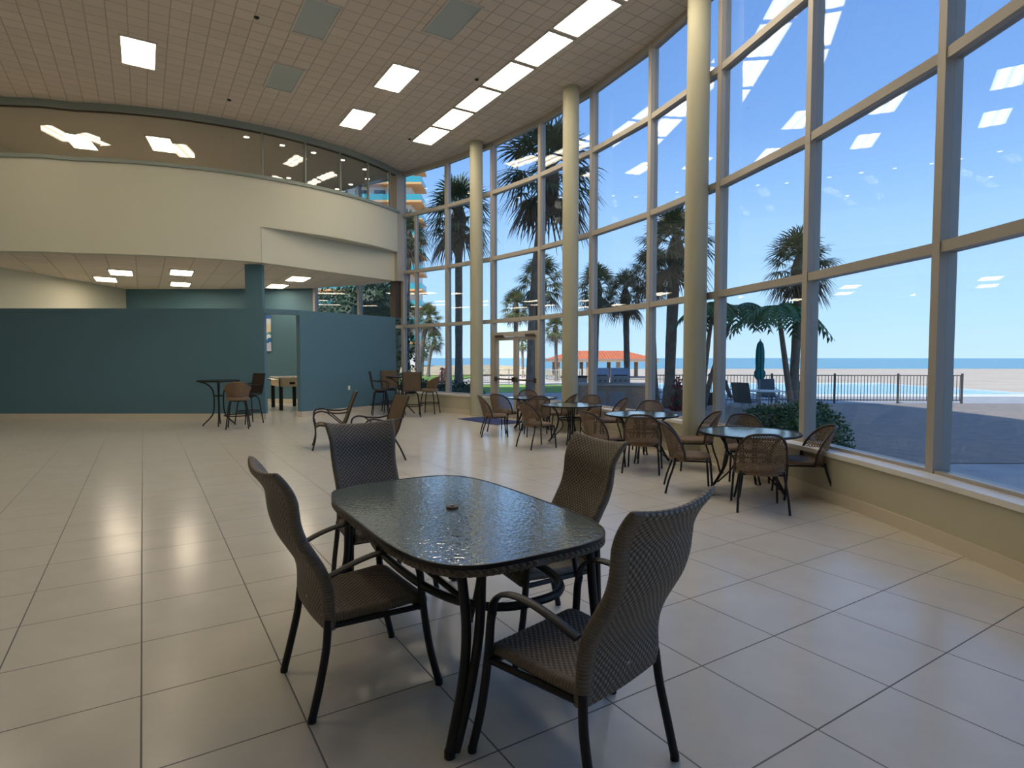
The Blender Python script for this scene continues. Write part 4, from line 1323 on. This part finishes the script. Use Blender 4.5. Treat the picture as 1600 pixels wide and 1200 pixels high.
# ------------------------------------------------------------------ outdoors: grills, pavilion, furniture, tower
gx0 = at(905, 17.3)[0]; gx1 = at(1008, 17.3)[0]
t = thing('grill_counter', 'tan stone outdoor kitchen counter that holds two grills', 'counter', ((gx0 + gx1) / 2, 17.4, -.03), -.10)
gw = gx1 - gx0
MB().box((0, 0, .41), (gw, .72, .82)).build('stone_base', M['stone'], t)
MB().box((0, 0, .85), (gw + .06, .78, .06)).build('worktop', M['grey'], t)
for sx_ in (-.42, .12): MB().box((sx_, -.365, .40), (.46, .02, .5)).build('access_door', M['steel'], t)
def grill():
    t = thing('gas_grill', '', 'grill')
    MB().box((0, -.02, .07), (.52, .62, .16)).build('fire_box', M['steel'], t)
    h = MB()
    prof = [(-.30, .15), (-.295, .22), (-.12, .40), (.0, .44), (.14, .43), (.27, .33), (.29, .15)]
    vs = [(sg * .26, y, z) for sg in (-1, 1) for y, z in prof]
    n = len(prof)
    h.add(vs, [(i, i + 1, n + i + 1, n + i) for i in range(n - 1)] + [tuple(range(n))[::-1], tuple(range(n, 2 * n)), (0, n, 2 * n - 1, n - 1)])
    h.build('hood', M['steel'], t)
    MB().tube([(-.2, -.345, .23), (.2, -.345, .23)], .014, 8).tube([(-.18, -.345, .23), (-.18, -.28, .24)], .01, 6).tube([(.18, -.345, .23), (.18, -.28, .24)], .01, 6).build('handle', M['black'], t)
    for k in range(3):
        MB().tube([(-.15 + k * .15, -.33, .07), (-.15 + k * .15, -.365, .07)], .024, 10).build('knob', M['black'], t)
    return t
g0_ = grill(); g1_ = copy_tree(g0_)
for o, u, lab in ((g0_, 937, 'stainless steel grill, left of the pair on the stone counter'), (g1_, 968, 'stainless steel grill, right of the pair on the stone counter')):
    o.location = (at(u, 17.3)[0], 17.35, .862); o.rotation_euler = (0, 0, -.10)
    tag(o, lab, 'grill', 'steel grills on the stone counter')
t = thing('trash_bin', 'slim grey bin left of the grill counter', 'bin', (at(909, 18.6)[0], 18.6, -.03))
MB().box((0, 0, .5), (.30, .30, 1.0)).build('body', M['grey'], t)
MB().box((0, 0, 1.03), (.33, .33, .06)).build('lid', M['black'], t)

# pavilion with a hipped tile roof
PY = 52.0
zb = tz_(0, PY)
xl, xr = at(857, PY)[0], at(1030, PY)[0]
pc = ((xl + xr) / 2, PY + 3.0)
hw_, hd_ = (xr - xl) / 2, 3.2
ze = zat(562, PY) - zb; zr = zat(548.5, PY + 3) - zb
t = thing('beach_pavilion', 'open beach pavilion with an orange clay tile hip roof', 'pavilion', (pc[0], pc[1], zb))
rf = MB()
rh = 2.4
def hip(x, y):
    d = min((hw_ - abs(x)) / (hw_ - rh), (hd_ - abs(y)) / hd_)
    return ze + (zr - ze) * max(0, min(1, d))
NX, NY = 180, 24
rows = []
for j in range(NY + 1):
    y = -hd_ + 2 * hd_ * j / NY
    rows.append([(-hw_ + 2 * hw_ * i / NX, y, hip(-hw_ + 2 * hw_ * i / NX, y) + .05 * abs(sin((-hw_ + 2 * hw_ * i / NX) * pi / .27))) for i in range(NX + 1)])
rf.grid(rows)
rf.build('roof', M['roof'], t)
MB().box((0, 0, ze - .11), (2 * hw_ - .1, 2 * hd_ - .1, .18)).build('fascia', M['rafter'], t)
for i in range(4):
    for sg in (-1, 1):
        MB().box((-hw_ * .82 + hw_ * 1.64 * i / 3, sg * (hd_ - .6), (ze - .2) / 2), (.32, .32, ze - .2)).build('post', M['rafter'], t)
MB().box((0, 0, .02), (2 * hw_, 2 * hd_, .06)).build('floor_slab', M['pave'], t)

# umbrella table, loungers
UY = 18.0
ux_ = at(1186, UY)[0]
t = thing('patio_umbrella', 'closed teal patio umbrella on the terrace', 'umbrella', (ux_, UY, -.03))
MB().tube([(0, 0, 0), (0, 0, 2.2)], .02, 10).build('pole', M['grey'], t)
b = MB()
rows = []
for k, (z, r_) in enumerate(((.97, .10), (1.06, .15), (1.18, .155), (1.28, .11), (1.35, .115), (1.6, .122), (1.85, .115), (2.05, .085), (2.14, .03))):
    rows.append([(cos(a * 2 * pi / 32) * r_ * (1 + .16 * cos(a * 2 * pi / 32 * 8)), sin(a * 2 * pi / 32) * r_ * (1 + .16 * cos(a * 2 * pi / 32 * 8)), z) for a in range(32)])
b.grid(rows, True)
b.build('canopy', M['umb'], t, True)
MB().lathe([(.125, 1.29), (.13, 1.31), (.125, 1.33)], n=20).build('strap', M['umb'], t)
MB().lathe([(.26, 0), (.26, .05), (.05, .09), (.03, .25)], n=20).build('base', M['grey'], t)
t = thing('patio_table', 'round pale patio table around the umbrella pole', 'table', (ux_ + .12, UY, -.03))
top = ring_mesh([(cos(a * pi / 20) * .55, sin(a * pi / 20) * .55) for a in range(40)], [(cos(a * pi / 20) * .03 - .12, sin(a * pi / 20) * .03) for a in range(40)], .60, .625)
top.build('table_top', M['white'], t)
for k in range(4):
    a = pi / 4 + k * pi / 2
    MB().tube([(cos(a) * .45, sin(a) * .45, .60), (cos(a) * .42, sin(a) * .42, 0)], .016, 8).build('leg', M['grey'], t)
def patio_chair():
    t = thing('patio_chair', '', 'chair')
    sling([(-.2, .33), (-.3, .55), (-.42, .92)], .27, M['lounge'], 'backrest', t)
    sling([(-.2, .33), (.0, .34), (.26, .38)], .27, M['lounge'], 'seat', t)
    for sg in (-1, 1):
        MB().tube([(sg * .28, .26, .38), (sg * .28, .30, 0)], .014, 6).build('leg', M['grey'], t)
        MB().tube([(sg * .28, -.22, .36), (sg * .28, -.34, 0)], .014, 6).build('leg', M['grey'], t)
        MB().tube(cr([(sg * .285, -.33, .62), (sg * .29, 0, .58), (sg * .29, .27, .56), (sg * .28, .28, .38)], 4), .013, 6).build('arm', M['grey'], t)
    return t
p0_ = patio_chair()
for n_, (u, Y, f, lab) in enumerate(((1152, 19.0, (.95, -.1), 'grey sling patio chair left of the umbrella table, side-on'), (1166, 17.0, (.75, .66), 'grey sling patio chair before the umbrella table, turned half away from the window'),
                                    (1200, 19.3, (-.2, -.98), 'grey sling patio chair behind the umbrella table'), (1232, 18.0, (-1, .1), 'grey sling patio chair right of the umbrella table by the palm trunk'))):
    o = p0_ if n_ == 0 else copy_tree(p0_)
    o.location = (at(u, Y)[0], Y, -.03); o.rotation_euler = (0, 0, face(f))
    tag(o, lab, 'chair', 'grey patio chairs around the umbrella')
t = thing('planter_box', 'small dark planter box at the foot of the pool fence', 'planter', (at(1107, 20.2)[0], 20.2, -.03))
MB().box((0, 0, .2), (.36, .36, .4)).build('pot', M['black'], t)
MB().box((0, 0, .41), (.40, .40, .03)).build('lip', M['black'], t)

# apartment tower far beyond the lawn
TY = 100.0
tx = at(662, TY)[0]
t = thing('apartment_tower', 'white apartment tower with orange balcony undersides and teal glass rails', 'building', (tx, TY, -1))
nf_ = 14; fh = 2.95
MB().box((-16.5, 6.9, nf_ * fh / 2), (29, 12, nf_ * fh)).build('wall', M['tower'], t)
for k in range(nf_):
    z = k * fh + 2.2
    MB().box((-15.5, 2.0, z), (31, 6, .32)).build('balcony_slab', M['slab'], t)
    rl = MB().box((-15.5, -.85, z + .68), (30.6, .08, 1.0)); rl.box((-.15, 1.9, z + .68), (.08, 5.6, 1.0))
    rl.build('balcony_rail', M['rail'], t)
    wn_ = MB()
    for x in range(8): wn_.box((-4.2 - x * 3.2, .86, z + 1.35), (1.9, .12, 1.9))
    wn_.build('window', M['dark'], t)
t = thing('beach_house', 'pale low house beyond the lawn behind the corner palms', 'building', (at(634, 85)[0], 85, tz_(0, 85)))
MB().box((-4, 2, 1.7), (11, 6, 3.4)).build('wall', M['tower'], t)
MB().prism([(-10, -1.4), (2, -1.4), (2, 5.4), (-10, 5.4)], 3.4, 3.75).build('roof', M['rafter'], t)
for x in (-7, -4, -1): MB().box((x, -1.02, 1.7), (1.3, .1, 1.2)).build('window', M['dark'], t)
for n_, (u, Y, s, lab) in enumerate(((588, 30, 2.0, 'large dark tree outside the games room window by the pier'), (556, 36, 2.2, 'large dark tree outside the middle games room window'), (512, 43, 2.4, 'large dark tree outside the leftmost games room window'))):
    x = at(u, Y)[0]
    shrub('broad_tree', lab, x, Y, 0, s, s, 6.5, M['leaf_dk'], 3500, .22, 'trees outside the games room', 'tree', seed=50 + n_)
t = thing('motor_boat', 'tiny white motor boat far out on the sea', 'boat', (at(1231, 384)[0], 384, -2.62), .1)
MB().grid([[(-3, 0, .2), (-2.6, -.7, .1), (1.5, -.8, .1), (3.4, 0, .3)], [(-3, 0, .9), (-2.8, -1, .9), (1.6, -1.05, 1.0), (4.2, 0, 1.3)], [(-3, 0, .9), (-2.8, 1, .9), (1.6, 1.05, 1.0), (4.2, 0, 1.3)], [(-3, 0, .2), (-2.6, .7, .1), (1.5, .8, .1), (3.4, 0, .3)]]).build('hull', M['white'], t)
MB().box((-.3, 0, 1.5), (1.8, 1.2, 1.1)).build('cabin', M['white'], t)
